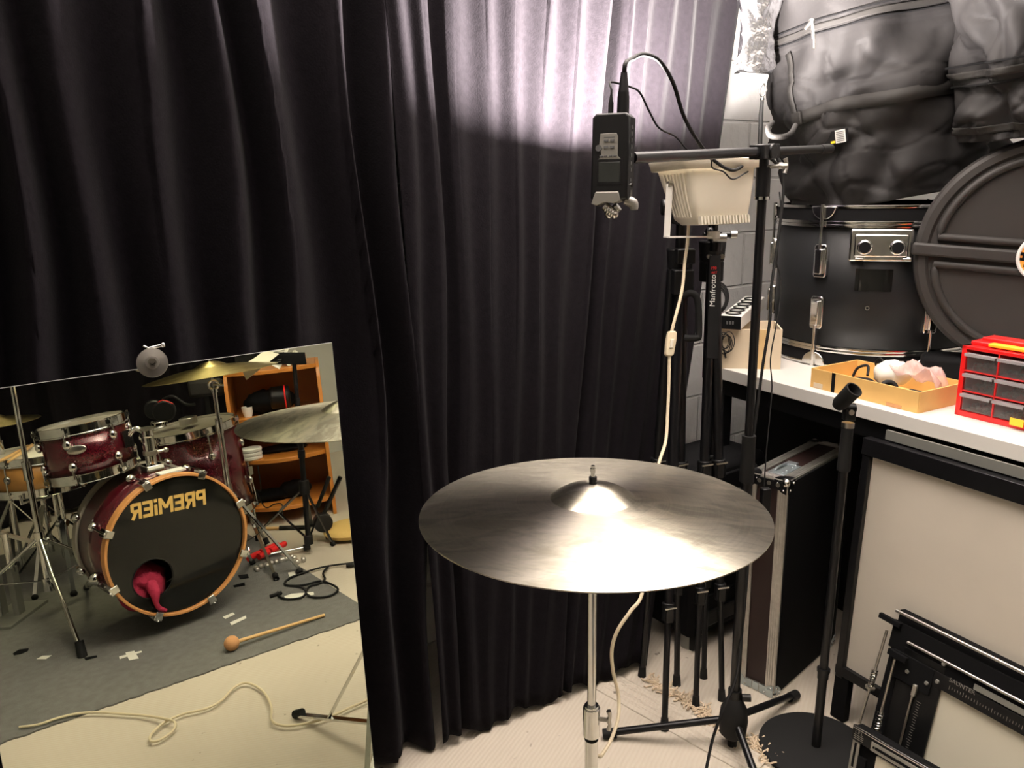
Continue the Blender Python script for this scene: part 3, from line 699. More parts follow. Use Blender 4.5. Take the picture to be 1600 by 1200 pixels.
# black bass drum standing on its head
DC = V(1.10, 2.42, TZ); DR = .275; DH = 0.455
DC = DC - TU*.0
dr = thing('bass_drum', 'black bass drum with chrome hoops standing upright on the white table', 'drum', DC)
face = unit((EYE-DC)*[1, 1, 0]); fa = math.atan2(face[1], face[0])
MB().lathe([(DR, .045), (DR, DH-.045)], DC, n=96).build('shell', 'wrapblk', dr, solid=.006)
for z0, z1 in ((0.004, .052), (DH-.052, DH-.004)):
    hp = MB(); lo_ = z0 < .1
    hp.lathe([(DR+.004, z0), (DR+.010, z0), (DR+.010, z1), (DR+.004, z1)], DC, n=96, close=True)
    h_ = hp.build('hoop', 'matte', dr)
    mb = MB()
    for zz_ in ((z0+.003), (z1-.003), ((z1+.006) if lo_ else (z0-.006))):
        mb.lathe([(DR+.002, zz_-.005), (DR+.0125, zz_-.004), (DR+.0135, zz_), (DR+.0125, zz_+.004), (DR+.002, zz_+.005)], DC, n=96)
    mb.build('chrome_band', 'chrome', h_)
MB().lathe([(0, DH-.02), (DR, DH-.02), (DR, DH-.026), (0, DH-.026)], DC, n=64).build('drum_head', 'headw', dr)
def lugat(a, up_):
    R = [V(-sin(a), cos(a), 0), V(cos(a), sin(a), 0), UPZ]; z_ = DH-.155 if up_ else .155; s_ = 1 if up_ else -1
    c = DC+R[1]*(DR+.012)+UPZ*z_
    l = MB().prism([(-.017, -.046), (.017, -.046), (.019, -.038), (.019, .038), (.015, .047), (-.015, .047), (-.019, .038), (-.019, -.038)], c-R[1]*.010, R[0], UPZ, R[1], .016).prism([(-.011, -.036), (.011, -.036), (.012, .034), (-.012, .034)], c+R[1]*.004, R[0], UPZ, R[1], .012).build('lug', 'chrome', dr, bevel=.003)
    c2 = DC+R[1]*(DR+.020)
    MB().cyl(c2+UPZ*(z_+s_*.02), c2+UPZ*(z_+s_*.15), .0040).cyl(c2+UPZ*(z_+s_*.10), c2+UPZ*(z_+s_*.155), .0055).build('tension_rod', 'chrome', l)
    zc = DH-.018 if up_ else .018
    pol = [(.036*cos(pi*i/12), -s_*.036*sin(pi*i/12)) for i in range(13)]
    MB().prism(pol, DC+R[1]*(DR+.011)+UPZ*(zc+s_*.012), R[0], UPZ, R[1], .006).build('claw', 'chrome', l, bevel=.002)
# azimuth at which a column of the picture meets the shell
def azi(px, py=450):
    best = None
    for i in range(360):
        a = radians(i); p = DC+V(cos(a), sin(a), 0)*DR+UPZ*.2
        if V(cos(a), sin(a), 0) @ (EYE-p) < 0: continue
        e = abs(proj(p)[0]-px)
        if best is None or e < best[0]: best = (e, a)
    return best[1]
aL, aR = azi(1281), azi(1447); stp = (aR-aL + pi) % (2*pi) - pi
for k in range(-2, 4):
    lugat(aL + k*pi/3*(1 if stp > 0 else -1), True); lugat(aL + k*pi/3*(1 if stp > 0 else -1), False)
am = azi(1367); R = [V(-sin(am), cos(am), 0), V(cos(am), sin(am), 0), UPZ]
if R[0][0] < 0: R[0] = -R[0]
zm = zat((DC+R[1]*DR)[:2], 383)-TZ
c = DC+R[1]*(DR+.004)+UPZ*zm
mt = MB().box(c, (.078, .006, .044), R).build('tom_mount', 'chrome', dr, bevel=.006)
mb = MB(); mb.box(c+R[1]*.012, (.066, .010, .030), R)
for sx in (-.040, .040): mb.cyl(c+R[0]*sx-UPZ*.004+R[1]*.005, c+R[0]*sx-UPZ*.004+R[1]*.034, .020, n=24)
mb.build('mount_block', 'chrome', mt, bevel=.004)
for sx in (-.040, .040): MB().cyl(c+R[0]*sx-UPZ*.004+R[1]*.02, c+R[0]*sx-UPZ*.004+R[1]*.0348, .0145, n=24).build('hole', 'matte', mt)
for sx in (-.060, .055): MB().cyl(c+R[0]*sx-UPZ*.036+R[1]*.014, c+R[0]*(sx+.02)-UPZ*.036+R[1]*.014, .006).build('clamp_screw', 'chrome', mt)
zb = zat((DC+R[1]*DR)[:2], 438)-TZ
def onshell(a0, z0, w_, h_, rad=.008, seg=10):
    G = []
    for i in range(seg+1):
        t = -w_+2*w_*i/seg; G.append([DC+V(cos(a0+t/DR), sin(a0+t/DR), 0)*(DR+.0045)+UPZ*(z0+h_*j) for j in (-1, 1)])
    return MB().grid(np.array(G))
onshell(azi(1362), zb, .046, .030).build('dark_badge', 'headblk', dr)
av = azi(1357); zv = zat((DC+V(cos(av), sin(av), 0)*DR)[:2], 481)-TZ
p = DC+V(cos(av), sin(av), 0)*(DR+.004)+UPZ*zv; MB().ring(p, V(cos(av), sin(av), 0), .0045, .002, 20, 6).build('vent_grommet', 'chrome', dr)

# drum bags
def softbag(name, label, c, ax, R, H, parts, seed, sag=.03, squash=1., x0=None):
    r = random.Random(seed); X, Y, Z = frame(ax, x0); nth, nz = 200, 110; P = []
    root = thing(name, label, 'drum bag', c)
    wav = [(r.uniform(1, 4), r.uniform(-9, 9), r.uniform(0, 6.3), r.uniform(.003, .010)) for _ in range(9)]
    def surf(t, h):      # t angle, h 0..1
        prof = R*(1-.05*(1-h)) * (1+.03*sin(pi*h))
        d = 0
        for a, b, p_, g in wav: d += g*sin(a*3*t+b*h*2.2+p_)*(1.0 if h < .62 else max(.15, 1-2.6*(h-.62)))
        d += -.022*math.exp(-((h-.26-.05*sin(3*t+1))/.035)**2)*(0.5+.5*sin(2*t+.6)) + .020*math.exp(-((h-.13)/.06)**2)*(.6+.4*sin(4*t))
        d += -.020*abs(sin(2.5*t+5.5*h+1.3))**4*(h < .75)*(1-h)*1.3 - .014*abs(sin(4.2*t-7*h))**6*(1-h)
        cr = 0
        for q_ in range(3):
            ca = 3.2+1.7*q_; v_ = mnoise.noise(Vector((cos(t)*1.6+h*(1.2-q_)+seed, sin(t)*1.6+q_*3, h*ca*.8-.55*cos(t+q_*2))))
            cr += max(0, 1-abs(v_)*(7+3*q_))**2*(.011-.002*q_)*(1.0 if h < .7 else .25)
        d -= cr*.8; d += .007*mnoise.noise(Vector((2.2*cos(t)+5, 2.2*sin(t), 2.6*h+seed)))
        e = .80; ct, st_ = cos(t), sin(t)
        rr = prof+d
        return X*rr*np.sign(ct)*abs(ct)**e + Y*rr*squash*np.sign(st_)*abs(st_)**e + Z*(H*h)
    c = V(c)
    rows = []
    for q in (.02, .4, .75, .93): rows.append([c+(surf(2*pi*k/nth, 0))*1.0*q + Z*.012*(1-q) for k in range(nth)])
    for i in range(nz+1):
        h = i/nz; rows.append([c+surf(2*pi*k/nth, h) for k in range(nth)])
    for q in (.96, .8, .4, .02): rows.append([c+Z*(H+.03*(1-q**2))+(surf(2*pi*k/nth, 1)-Z*H)*q for k in range(nth)])
    mb = MB(); mb.grid(np.array(rows), closed=True); mb.build('body', 'bag', root, smooth=180)
    def band(h0, h1, off, m, nm, t0=0, t1=2*pi, parent=None):
        n_ = 96; G = []
        for h in np.linspace(h0(0) if callable(h0) else h0, h1, 5):
            G.append([c+surf(t, h)+unit(surf(t, h)-Z*H*h)*off for t in np.linspace(t0, t1, n_+1)])
        return MB().grid(np.array(G)).build(nm, m, root, smooth=180, solid=.003)
    return root, surf, band, (X, Y, Z)
bax = unit(V(-.155, .05, 1))
BC = DC+UPZ*(DH+.012)+V(.045, .035, 0)
bag, bs_, band, _ = softbag('drum_bag', 'large black soft drum bag slumped on top of the upright black bass drum', BC, bax, .298, .60, None, 4, squash=.9)
band(.79, .815, .003, 'webbing', 'zipper')
band(.775, .781, .004, 'matte', 'piping'); band(.83, .836, .004, 'matte', 'piping')
def bag_t(px, py, surf, c, lo=0, hi=360):
    best = None
    for i in range(lo, hi, 2):
        for j in range(2, 100, 2):
            p = V(c)+surf(radians(i), j/100); nrm = (surf(radians(i), j/100)-bax*(surf(radians(i), j/100) @ bax))
            if nrm @ (EYE-p) < 0: continue
            q = proj(p); e = (q[0]-px)**2+(q[1]-py)**2
            if best is None or e < best[0]: best = (e, radians(i), j/100)
    return best[1], best[2]
def strap(pts, w_, m, nm, root, surf, c, off=.005):
    q = [bag_t(x, y, surf, c) for x, y in pts]; G = []
    t = np.linspace(0, 1, 24); xs = np.linspace(0, 1, len(q))
    tt = np.interp(t, xs, np.unwrap([a for a, _ in q])); hh_ = np.interp(t, xs, [b for _, b in q])
    P_ = [V(c)+surf(a, b) for a, b in zip(tt, hh_)]
    for i, p in enumerate(P_):
        out = unit(surf(tt[i], hh_[i])-bax*(surf(tt[i], hh_[i]) @ bax)); d = unit(P_[min(i+1, 23)]-P_[max(i-1, 0)]); s_ = unit(np.cross(out, d))
        G.append([p+out*off-s_*w_, p+out*off+s_*w_])
    return MB().grid(np.array(G)).build(nm, m, root, smooth=30, solid=.002)
strap([(1232, 82), (1240, 130), (1246, 190)], .011, 'webbing', 'strap', bag, bs_, BC)
strap([(1250, 182), (1320, 163), (1400, 148), (1490, 138), (1530, 132)], .017, 'webbing', 'strap', bag, bs_, BC)
a, b = bag_t(1250, 188, bs_, BC); p = BC+bs_(a, b); o_ = unit(bs_(a, b)-bax*(bs_(a, b) @ bax)); s_ = unit(np.cross(bax, o_))
MB().box(p+o_*.009, (.018, .004, .018), [s_, o_, bax]).build('strap_patch', 'webbing', bag, bevel=.002)
hp = [dep(1243, 196, 1.98), dep(1236, 208, 1.93), dep(1222, 214, 1.90), dep(1204, 212, 1.90), dep(1200, 200, 1.92), dep(1207, 192, 1.97)]
MB().tube(hp, .0065, 10, 6).build('carry_handle', 'webbing', bag)
a, b = bag_t(1308, 215, bs_, BC); p = BC+bs_(a, b); o_ = unit(bs_(a, b)-bax*(bs_(a, b) @ bax)); s_ = unit(np.cross(bax, o_))
MB().box(p+o_*.012-s_*.0, (.034, .003, .018), [s_, o_, bax]).build('label_patch', 'matte', bag, bevel=.002)
sgn = 1 if s_[0] > 0 else -1
lb = MB().box(p+o_*.016+s_*sgn*.014, (.014, .001, .017), [s_, o_, bax]).build('white_label', 'wtext', bag)
for i in range(6): MB().box(p+o_*.0175+s_*sgn*.014+bax*(-.012+.0048*i), (.011, .0004, .0008), [s_, o_, bax]).build('printed_line', 'key', lb)
MB().box(p+o_*.016-s_*sgn*.008-bax*.012, (.006, .001, .003), [s_, o_, bax]).build('yellow_mark', 'yellowp', lb)
zp = dep(1266, 40, 1.93)
mb = MB(); mb.sphere(dep(1268, 34, 1.95), .008); mb.tube([dep(1268, 34, 1.94), dep(1270, 52, 1.93), dep(1272, 60, 1.93)], .0045, 8, 4); mb.tube([dep(1272, 58, 1.93), dep(1272, 76, 1.93)], .0035, 8)
mb.tube([dep(1268, 34, 1.94), dep(1258, 46, 1.95)], .005, 8); mb.build('zip_pull', 'dullchrome', bag)

B2 = dep(1640, 200, 1.98)
bax2 = unit(V(-.16, -.06, 1)); 
bag2, bs2, band2, _ = softbag('drum_bag', 'black soft drum bag with a metal ring, on top of the round case', B2, bax2, .205, .50, None, 11, squash=.95)
band2(.30, .335, .004, 'webbing', 'zipper'); band2(.262, .272, .006, 'matte', 'piping'); band2(.36, .37, .006, 'matte', 'piping')
band2(.04, .075, .004, 'webbing', 'zipper')
mb = MB(); rp = [dep(x, y, 1.90) for x, y in ((1532, 12), (1530, 36), (1535, 41), (1546, 22), (1540, 8), (1532, 12))]; mb.tube(rp, .0022, 8); mb.build('ring', 'dullchrome', bag2)
MB().box(dep(1543, 19, 1.925), (.006, .03, .008), [unit(V(1, .3, 0)), unit(V(-.3, 1, 0)), UPZ]).sphere(dep(1543, 19, 1.895), .0035).build('ring_tab', 'webbing', bag2)
mb = MB(); mb.tube([dep(1574, 66, 1.88), dep(1568, 72, 1.88), dep(1567, 92, 1.88), dep(1572, 94, 1.88), dep(1576, 80, 1.88), dep(1572, 70, 1.88)], .0022, 8); mb.sphere(dep(1573, 67, 1.89), .005); mb.build('zip_pull', 'alu', bag2)

# round drum case on edge
PC = dep(1631, 402, 1.95); cr_ = .300
cax = unit((EYE-PC)*[1, 1, 0]+V(-.12, .05, 0)*0); cax = unit(cax+V(.10, 0, 0))
pc = thing('round_cymbal_case', 'round dark grey moulded cymbal case standing on edge before the upright bass drum', 'cymbal case', (PC[0], PC[1], TZ))
cX = unit(np.cross(UPZ, cax)); cX = cX if cX[0] > 0 else -cX; cY = UPZ; rot = radians(-4); cXr = cX*cos(rot)+cY*sin(rot); cYr = cY*cos(rot)-cX*sin(rot)
cr_ = .287
MB().lathe([(cr_*.97, -.10), (cr_, -.085), (cr_, -.03), (cr_*.985, -.008), (cr_*.955, 0), (cr_*.90, 0), (cr_*.875, -.006), (0, -.006)], PC, cax, 96).build('shell', 'case', pc, smooth=30)
MB().lathe([(cr_, -.055), (cr_+.0015, -.052), (cr_+.0015, -.048), (cr_, -.045)], PC, cax, 96).build('seam', 'case', pc)
mb = MB(); mb.prism([(-cr_-.004, -.020), (cr_+.004, -.020), (cr_+.004, .012), (-cr_-.004, .012)], PC-cax*.02, cXr, cYr, cax, .032); mb.build('cross_rib', 'case', pc, bevel=.006)
for sgn in (1, -1):
    pts = []; 
    off = .030 if sgn > 0 else -.040
    R1 = cr_*.83; a_s = math.asin(abs(off)/R1)
    for i in range(41):
        t = a_s+(pi-2*a_s)*i/40; pts.append((R1*cos(t), sgn*R1*sin(t)))
    mb = MB(); loop = [PC-cax*.002+cXr*x+cYr*y for x, y in pts]; loop.append(loop[0]); mb.tube(loop, .010, 8); mb.build('moulded_ridge', 'case', pc, smooth=60)
lb = MB().lathe([(0, .014), (.054, .014), (.055, .010), (.055, -.01)], PC, cax, 48).build('badge', 'orangelogo', pc)
MB().ring(PC+cax*.013, cax, .0545, .0045, 48, 8).build('badge_ring', 'wtext', lb)
for (x, y, w_, h_) in ((-.026, .004, .010, .003), (-.026, -.006, .010, .0025), (-.029, -.001, .0025, .008), (-.022, .013, .009, .0022), (-.018, -.017, .010, .003), (-.012, -.004, .0025, .016), (-.002, .0, .0025, .018), (.008, .0, .0025, .018)):
    MB().box(PC+cax*.0145+cXr*x*1.45+cYr*y*1.3, (w_*1.3, h_*1.3, .001), [cXr, cYr, cax]).build('badge_letter_stroke', 'matte', lb)

q = PC*[1, 1, 0]+UPZ*TZ-cax*.05
hb = PC[2]-cr_-TZ
tag(MB().box(q+UPZ*(hb/2+.008)-cX*.09, (.155, .055, hb/2+.012), [cX, cax, UPZ]).build('padded_pouch', 'matte', bevel=.012), 'flat black padded pouch under the round case, behind the red drawer box', 'pouch')
# cardboard box with a power strip
b0 = onz(1113, 575, TZ); b1 = onz(1218, 577, TZ); bx = unit(b1-b0); by = V(-bx[1], bx[0], 0); wB = np.linalg.norm(b1-b0); dB = .15
hB = zat(b1[:2], 515)-TZ
bxr = thing('cardboard_box', 'open pale cardboard box at the far end of the table under the power strip', 'box', (b0+b1)/2+by*dB/2)
mb = MB(); c0 = (b0+b1)/2+by*dB/2
for c_, h_ in ((c0-by*dB/2+UPZ*hB/2, (wB/2, .002, hB/2)), (c0+by*dB/2+UPZ*hB/2, (wB/2, .002, hB/2)), (c0-bx*wB/2+UPZ*hB/2, (.002, dB/2, hB/2)), (c0+bx*wB/2+UPZ*hB/2, (.002, dB/2, hB/2)), (c0+UPZ*.003, (wB/2, dB/2, .002))): mb.box(c_, h_, [bx, by, UPZ])
mb.build('body', 'box', bxr)
MB().box(c0-by*(dB/2+.003)+bx*wB*.18+UPZ*hB/2, (.020, .0008, hB/2), [bx, by, UPZ]).build('packing_tape', 'tape', bxr)
MB().box(c0-bx*(wB/2-.03)+UPZ*(hB+.002), (.03, dB/2, .0015), [bx, by, UPZ]).build('flap', 'box', bxr)
pN = dep(1139, 504, 2.20); pF = dep(1188, 462, 2.62)
pN = V(c0-bx*.075-by*.085+UPZ*(hB+.030)); 
pN = onpl(1141, 504, c0-by*.09, -by); pF = pN+unit(by*1+bx*.32)*.34+UPZ*.012
px_ = unit(pF-pN); py_ = unit(np.cross(UPZ, px_)); pz_ = np.cross(px_, py_)
ps = thing('power_strip', 'white and black six-socket power strip lying across the open cardboard box', 'power strip', (pN+pF)/2-pz_*.02)
pc_ = (pN+pF)/2; L2 = np.linalg.norm(pF-pN)/2
MB().box(pc_, (L2, .030, .019), [px_, py_, pz_]).build('body', 'white', ps, bevel=.002)
MB().box(pN-px_*.001, (.0015, .0295, .0185), [px_, py_, pz_]).build('end_plate', 'matte', ps)
for k in range(6):
    q = pN+px_*(.035+k*.050)+pz_*.0195; sk = MB().lathe([(.0225, 0), (.0225, .003), (.019, .003), (.018, -.004), (0, -.004)], q, pz_, 24).build('socket', 'black', ps)
    MB().cyl(q+py_*.009-pz_*.003, q+py_*.009-pz_*.0025, .003).cyl(q-py_*.009-pz_*.003, q-py_*.009-pz_*.0025, .003).build('pin_hole', 'matte', sk)
for k, s_ in enumerate((-1, 0, 1)): MB().box(pN-px_*.003+py_*.008*s_, (.0004, .0022, .0045), [px_, py_, pz_]).build('end_mark', 'key', ps)
q = dep(1130, 535, pN @ M[:, 2] if False else 2.17)
q = onpl(1130, 535, c0-by*(dB/2+.008), -by)
mb = MB()
for k in range(5):
    rr = .020+.004*sin(k*2.1); cc = q+V(0, -.004*k*.5, 0)+UPZ*.004*cos(k*3)+bx*.003*k
    mb.tube([cc+bx*rr*.72*cos(2*pi*i/24+k)+UPZ*rr*1.25*sin(2*pi*i/24+k) for i in range(25)], .0014, 6)
mb.tube([q-UPZ*.02+bx*.003, q-UPZ*.032+bx*.006, q-UPZ*.045+bx*.009], [.0016, .003, .0028], 8); mb.tube([q+UPZ*.028-bx*.008, q-UPZ*.0-bx*.006, q-UPZ*.022-bx*.008], .005, 8)
tag(mb.build('coiled_cable', 'rubber'), 'small coiled black adapter cable hanging on the front of the cardboard box', 'cable')
mb = MB()
q = onpl(1122, 468, c0-by*(dB/2)-by*-.02, -by)
for k in range(4):
    rr = .030+.005*k; mb.tube([q+by*.012*k+bx*rr*.7*cos(t)+UPZ*rr*1.0*sin(t) for t in np.linspace(0, 2*pi, 25)], .0025, 6)
tag(mb.build('coiled_cable', 'rubber'), 'looped black mains cable behind the left end of the power strip', 'cable')

# tan tray with odds and ends
tL = onz(1267, 604, TZ); tN = onz(1434, 646, TZ); tR = onz(1493, 637, TZ)
tx_ = unit(tN-tL); ty_ = V(-tx_[1], tx_[0], 0); wT = np.linalg.norm(tN-tL); dT = .175
hT = zat(tN[:2], 613)-TZ
tr = thing('tray', 'tan card tray full of odds and ends, left of the red drawer box', 'tray', (tL+tN)/2+ty_*dT/2)
tc_ = (tL+tN)/2+ty_*dT/2; mb = MB(); h2 = hT/2
for c_, h_ in ((tc_-ty_*dT/2+UPZ*h2, (wT/2, .002, h2)), (tc_+ty_*dT/2+UPZ*h2, (wT/2, .002, h2)), (tc_-tx_*wT/2+UPZ*h2, (.002, dT/2, h2)), (tc_+tx_*wT/2+UPZ*h2, (.002, dT/2, h2)), (tc_+UPZ*.002, (wT/2, dT/2, .002))): mb.box(c_, h_, [tx_, ty_, UPZ])
mb.build('body', 'tan', tr)
MB().box(tc_-ty_*(dT/2+.0026)-tx_*wT*.27+UPZ*h2, (.005, .0006, h2), [tx_, ty_, UPZ]).build('black_stripe', 'matte', tr)
MB().box(tc_-ty_*(dT/2+.0026)-tx_*wT*.42+UPZ*.008, (.014, .0005, .006), [tx_, ty_, UPZ]).build('torn_label', 'box', tr)
MB().box(tc_-ty_*(dT/2+.0026)+tx_*wT*.30+UPZ*.005, (.02, .0005, .004), [tx_, ty_, UPZ]).build('torn_edge', 'felt', tr)
def TT(a, b, z): return tc_+tx_*a*wT/2+ty_*b*dT/2+UPZ*z
mb = MB(); mb.sphere(TT(.05, .15, .052), .040, 24, 16, (1.1, .9, .85)); o = mb.build('cotton_ball', 'paper'); tag(o, 'white fluffy bundle in the middle of the tan tray', 'bundle')
q = o.modifiers.new('d', 'DISPLACE'); tx = bpy.data.textures.new('fl', 'CLOUDS'); tx.noise_scale = .02; q.texture = tx; q.strength = .012
G = []
for i in range(14):
    t = i/13; G.append([TT(-.05+1.0*t, .35-.5*s_, .045+.030*sin(t*3)+.018*sin(s_*7+t*9)+.008*sin(t*17)) for s_ in np.linspace(0, 1, 12)])
tag(MB().grid(np.array(G)).build('plastic_bag', 'bagclear', smooth=180, solid=.0006), 'crumpled pinkish clear plastic bag lying in the tan tray', 'plastic bag')
MB_ = MB(); MB_.tube([TT(-.45, -.25, .020), TT(-.2, -.3, .022), TT(.0, -.4, .02)], [.014, .017, .011], 14, 5)
tag(MB_.build('black_plug', 'rubber'), 'dark blue-black plug lying at the front left of the tray', 'plug')
mb = MB(); mb.tube([TT(-.6, -.1, .02), TT(-.55, .0, .05), TT(-.4, .1, .06), TT(-.3, -.1, .04)], .0035, 8, 8); tag(mb.build('bent_cable', 'rubber'), 'short thick black cord bent over the left side of the tray', 'cord')
q = TT(-.32, .45, .05); mb = MB(); mb.tube([q+tx_*.004, q+tx_*.012+UPZ*.014, q+UPZ*.028, q-tx_*.012+UPZ*.014, q-tx_*.004, q+tx_*.010-UPZ*.016], .0028, 8, 8); tag(mb.build('rubber_loop', 'rubber'), 'upright black rubber loop in the back left of the tray', 'rubber loop')
q = TT(.30, -.55, .030); MB_ = MB(); MB_.ring(q, unit(V(-.2, -1, .5)), .016, .0065, 28, 10); tag(MB_.build('tape_roll', 'rubber'), 'small black tape ring at the front centre of the tray', 'tape roll')
q = TT(.72, -.35, .024); MB_ = MB(); MB_.cyl(q-tx_*.02, q+tx_*.018, .013).sphere(q+tx_*.018, .013); tag(MB_.build('rubber_knob', 'rubber'), 'black rubber knob inside the plastic bag at the right of the tray', 'loose_knob')  # a rubber knob, kept as a separate thing in the tray
MB_ = MB(); MB_.cyl(TT(.05, -.7, .015), TT(.4, -.75, .018), .010); tag(MB_.build('grey_tube', 'box'), 'short grey-beige tube at the front of the tray', 'tube')

# red drawer box
oL = onz(1491, 647, TZ); ux = TU; oz = V(-TV[0], -TV[1], 0)
zo = zat(oL[:2], 539)-TZ
og = thing('drawer_organizer', 'red plastic small-parts cabinet with clear drawers at the right edge of the table', 'organizer', TP(toT(oL)[0]+.14, toT(oL)[1]+.07, 0))
nc, nr = 4, 3; cw = .071; ch = (zo-.022)/nr; Wd = nc*cw+.022; Dp = .135
def OG(a, b, c_): return oL+ux*a+TV*b+UPZ*c_
mb = MB()
mb.box(OG(Wd/2, Dp/2, .006), (Wd/2, Dp/2, .006), [ux, TV, UPZ]); mb.box(OG(Wd/2, Dp/2, zo-.004), (Wd/2, Dp/2, .004), [ux, TV, UPZ])
mb.box(OG(Wd/2, Dp-.003, zo/2), (Wd/2, .003, zo/2), [ux, TV, UPZ])
for a in (0.0055, Wd-.0055): mb.box(OG(a, Dp/2, zo/2), (.0055, Dp/2, zo/2), [ux, TV, UPZ])
for i in range(1, nc): mb.box(OG(.011+i*cw, Dp/2, zo/2), (.0018, Dp/2, zo/2), [ux, TV, UPZ])
for j in range(1, nr): mb.box(OG(Wd/2, Dp/2, .012+j*ch), (Wd/2, Dp/2, .0014), [ux, TV, UPZ])
mb.build('cabinet', 'red', og, bevel=.0012)
MB().box(OG(Wd*.42, Dp*.45, zo+.008), (Wd*.36, .022, .009), [ux, TV, UPZ]).box(OG(.05, Dp*.45, zo+.004), (.045, .04, .005), [ux, TV, UPZ]).build('top_handle', 'red', og, bevel=.003)
MB().box(OG(Wd*.50, .022, zo+.006), (Wd*.34, .010, .004), [ux, TV, UPZ]).build('yellow_strip', 'yellowp', og, bevel=.002)
for i in range(nc):
    for j in range(nr):
        a0_ = .011+i*cw+.0025; a1_ = a0_+cw-.005; z0_ = .013+j*ch+.001; z1_ = z0_+ch-.004; ac_ = (a0_+a1_)/2; aw = (a1_-a0_)/2; zc_ = (z0_+z1_)/2; zw = (z1_-z0_)/2
        mb = MB(); mb.box(OG(ac_, .003, zc_-.002), (aw, .0010, zw-.002), [ux, TV, UPZ]); mb.box(OG(ac_, Dp/2, z0_+.001), (aw, Dp/2-.006, .001), [ux, TV, UPZ])
        for a in (a0_+.001, a1_-.001): mb.box(OG(a, Dp/2, zc_-.003), (.0008, Dp/2-.006, zw-.004), [ux, TV, UPZ])
        d_ = mb.build('drawer', 'clear', og)
        MB().box(OG(ac_, -.004, z1_-.004), (aw, .007, .0012), [ux, TV, UPZ]).box(OG(ac_, -.0105, z1_-.006), (aw, .001, .003), [ux, TV, UPZ]).build('drawer_lip', 'lip', d_)
        mb = MB()
        rr = random.Random(i*7+j)
        for k in range(38):
            p = OG(rr.uniform(a0_+.006, a1_-.006), rr.uniform(.008, .08), z0_+.004+rr.uniform(0, .006)); d = unit(V(rr.uniform(-1, 1), rr.uniform(-1, 1), rr.uniform(-.4, .4)))
            if (i+j) % 2: mb.cyl(p-d*.006, p+d*.006, .0012, n=5); mb.cyl(p+d*.005, p+d*.007, .0026, n=6)
            else: mb.ring(p, d, .0045, .0012, 10, 4)
        q = mb.build('screws', 'screws', d_); q['kind'] = 'stuff'
MB().box(OG(.011+cw*1.85, -.0125, .018), (.014, .0008, .008), [ux, TV, UPZ]).build('yellow_sticker', 'yellowp', og)

# foil bag and snap strap hanging by the brick pillar
fc = dep(1188, 40, 2.20); nrm = unit(EYE-fc); X_, Y_, Z_ = frame(nrm, UPZ)
rows = []; r = random.Random(2)
outl = [(.0, .070), (.08, .072), (.25, .064), (.45, .046), (.62, .042), (.80, .046), (.90, .052), (.97, .056), (1, .050)]
for i in range(40):
    h = i/39; wd = np.interp(h, [a for a, _ in outl], [b for _, b in outl]); ring = []
    for k in range(40):
        t = 2*pi*k/40; g = 1+.12*abs(sin(2.5*t+6*h))+.08*abs(sin(4*t-11*h+1))+.03*sin(9*t+23*h)
        ring.append(fc+UPZ*(.155-.275*h)+unit(V(1, .15, 0))*wd*cos(t)*g+unit(V(-.15, 1, 0))*wd*(.55-.35*h)*sin(t)*g+UPZ*.005*sin(3*t+9*h)+unit(V(1, .15, 0))*(-.012*h))
    rows.append(ring)
mb = MB(); mb.grid(np.array(rows), closed=True); mb.f.append(tuple(39*40+k for k in range(40)))
tag(mb.build('foil_bag', 'foil', smooth=60), 'crumpled silver foil bag hanging at the top beside the brick wall', 'foil bag')
sh = thing('hanging_strap', 'black strap with a metal snap hook hanging below the silver foil bag', 'strap', dep(1190, 235, 2.24))
MB().tube([dep(1193, 118, 2.24), dep(1193, 130, 2.24)], .0012, 6).tube([dep(1193, 130, 2.24), dep(1187, 140, 2.24), dep(1189, 150, 2.24), dep(1194, 148, 2.24), dep(1196, 136, 2.24), dep(1193, 130, 2.24)], .0022, 8, 4).sphere(dep(1191, 155, 2.24), .006).build('snap_hook', 'chrome', sh)
MB().tube([dep(1191, 158, 2.24), dep(1189, 180, 2.24), dep(1187, 240, 2.24)], [.005, .0065, .007], 8).build('cord', 'rubber', sh)

# ------------------------------------------------------------------ flight case
fB = onz(1208, 1090, 0); fL = onz(1151, 1076, 0)
cx_ = unit(fL-fB); cy_ = unit(V(cx_[1], -cx_[0], 0)); cy_ = cy_ if cy_[1] > 0 else -cy_
cy_ = unit(V(.72, .70, 0)); cx_ = V(-cy_[1], cy_[0], 0)
wF = .105; hF = .603; dF = .36
fc = thing('flight_case', 'slim black flight case with aluminium edges standing upright beside the round-base stand', 'flight case', fB+cx_*wF/2+cy_*dF/2)
def FC(a, b, z): return fB+cx_*a+cy_*b+UPZ*z
Fr = [cx_, cy_, UPZ]
MB().box(FC(wF/2, dF/2, hF/2), (wF/2-.003, dF/2-.003, hF/2-.003), Fr).build('body', 'darkred', fc)
MB().box(FC(-.0002, dF/2, hF/2), (.0035, dF/2-.006, hF/2-.006), Fr).build('side_panel', 'matte', fc)
mb = MB()
def edge(p0, p1, a, b, w_=.024, t=.002):
    p0 = V(p0); p1 = V(p1); d = (p1-p0); L_ = np.linalg.norm(d)
    for u_, v_ in ((a, b), (b, a)):
        mb.box((p0+p1)/2+V(u_)*w_/2, tuple(x for x in (L_/2, w_/2, t)), [unit(d), V(u_), np.cross(unit(d), V(u_))])
        for q in (.3, .55, .8): mb.cyl(p0+V(u_)*w_*q-V(v_)*(t+.0002), p1+V(u_)*w_*q-V(v_)*(t+.0002), .0011, n=5)
for a, b, sa, sb in ((0, 0, 1, 1), (wF, 0, -1, 1), (0, dF, 1, -1), (wF, dF, -1, -1)):
    edge(FC(a, b, 0.01), FC(a, b, hF-.01), cx_*sa, cy_*sb)
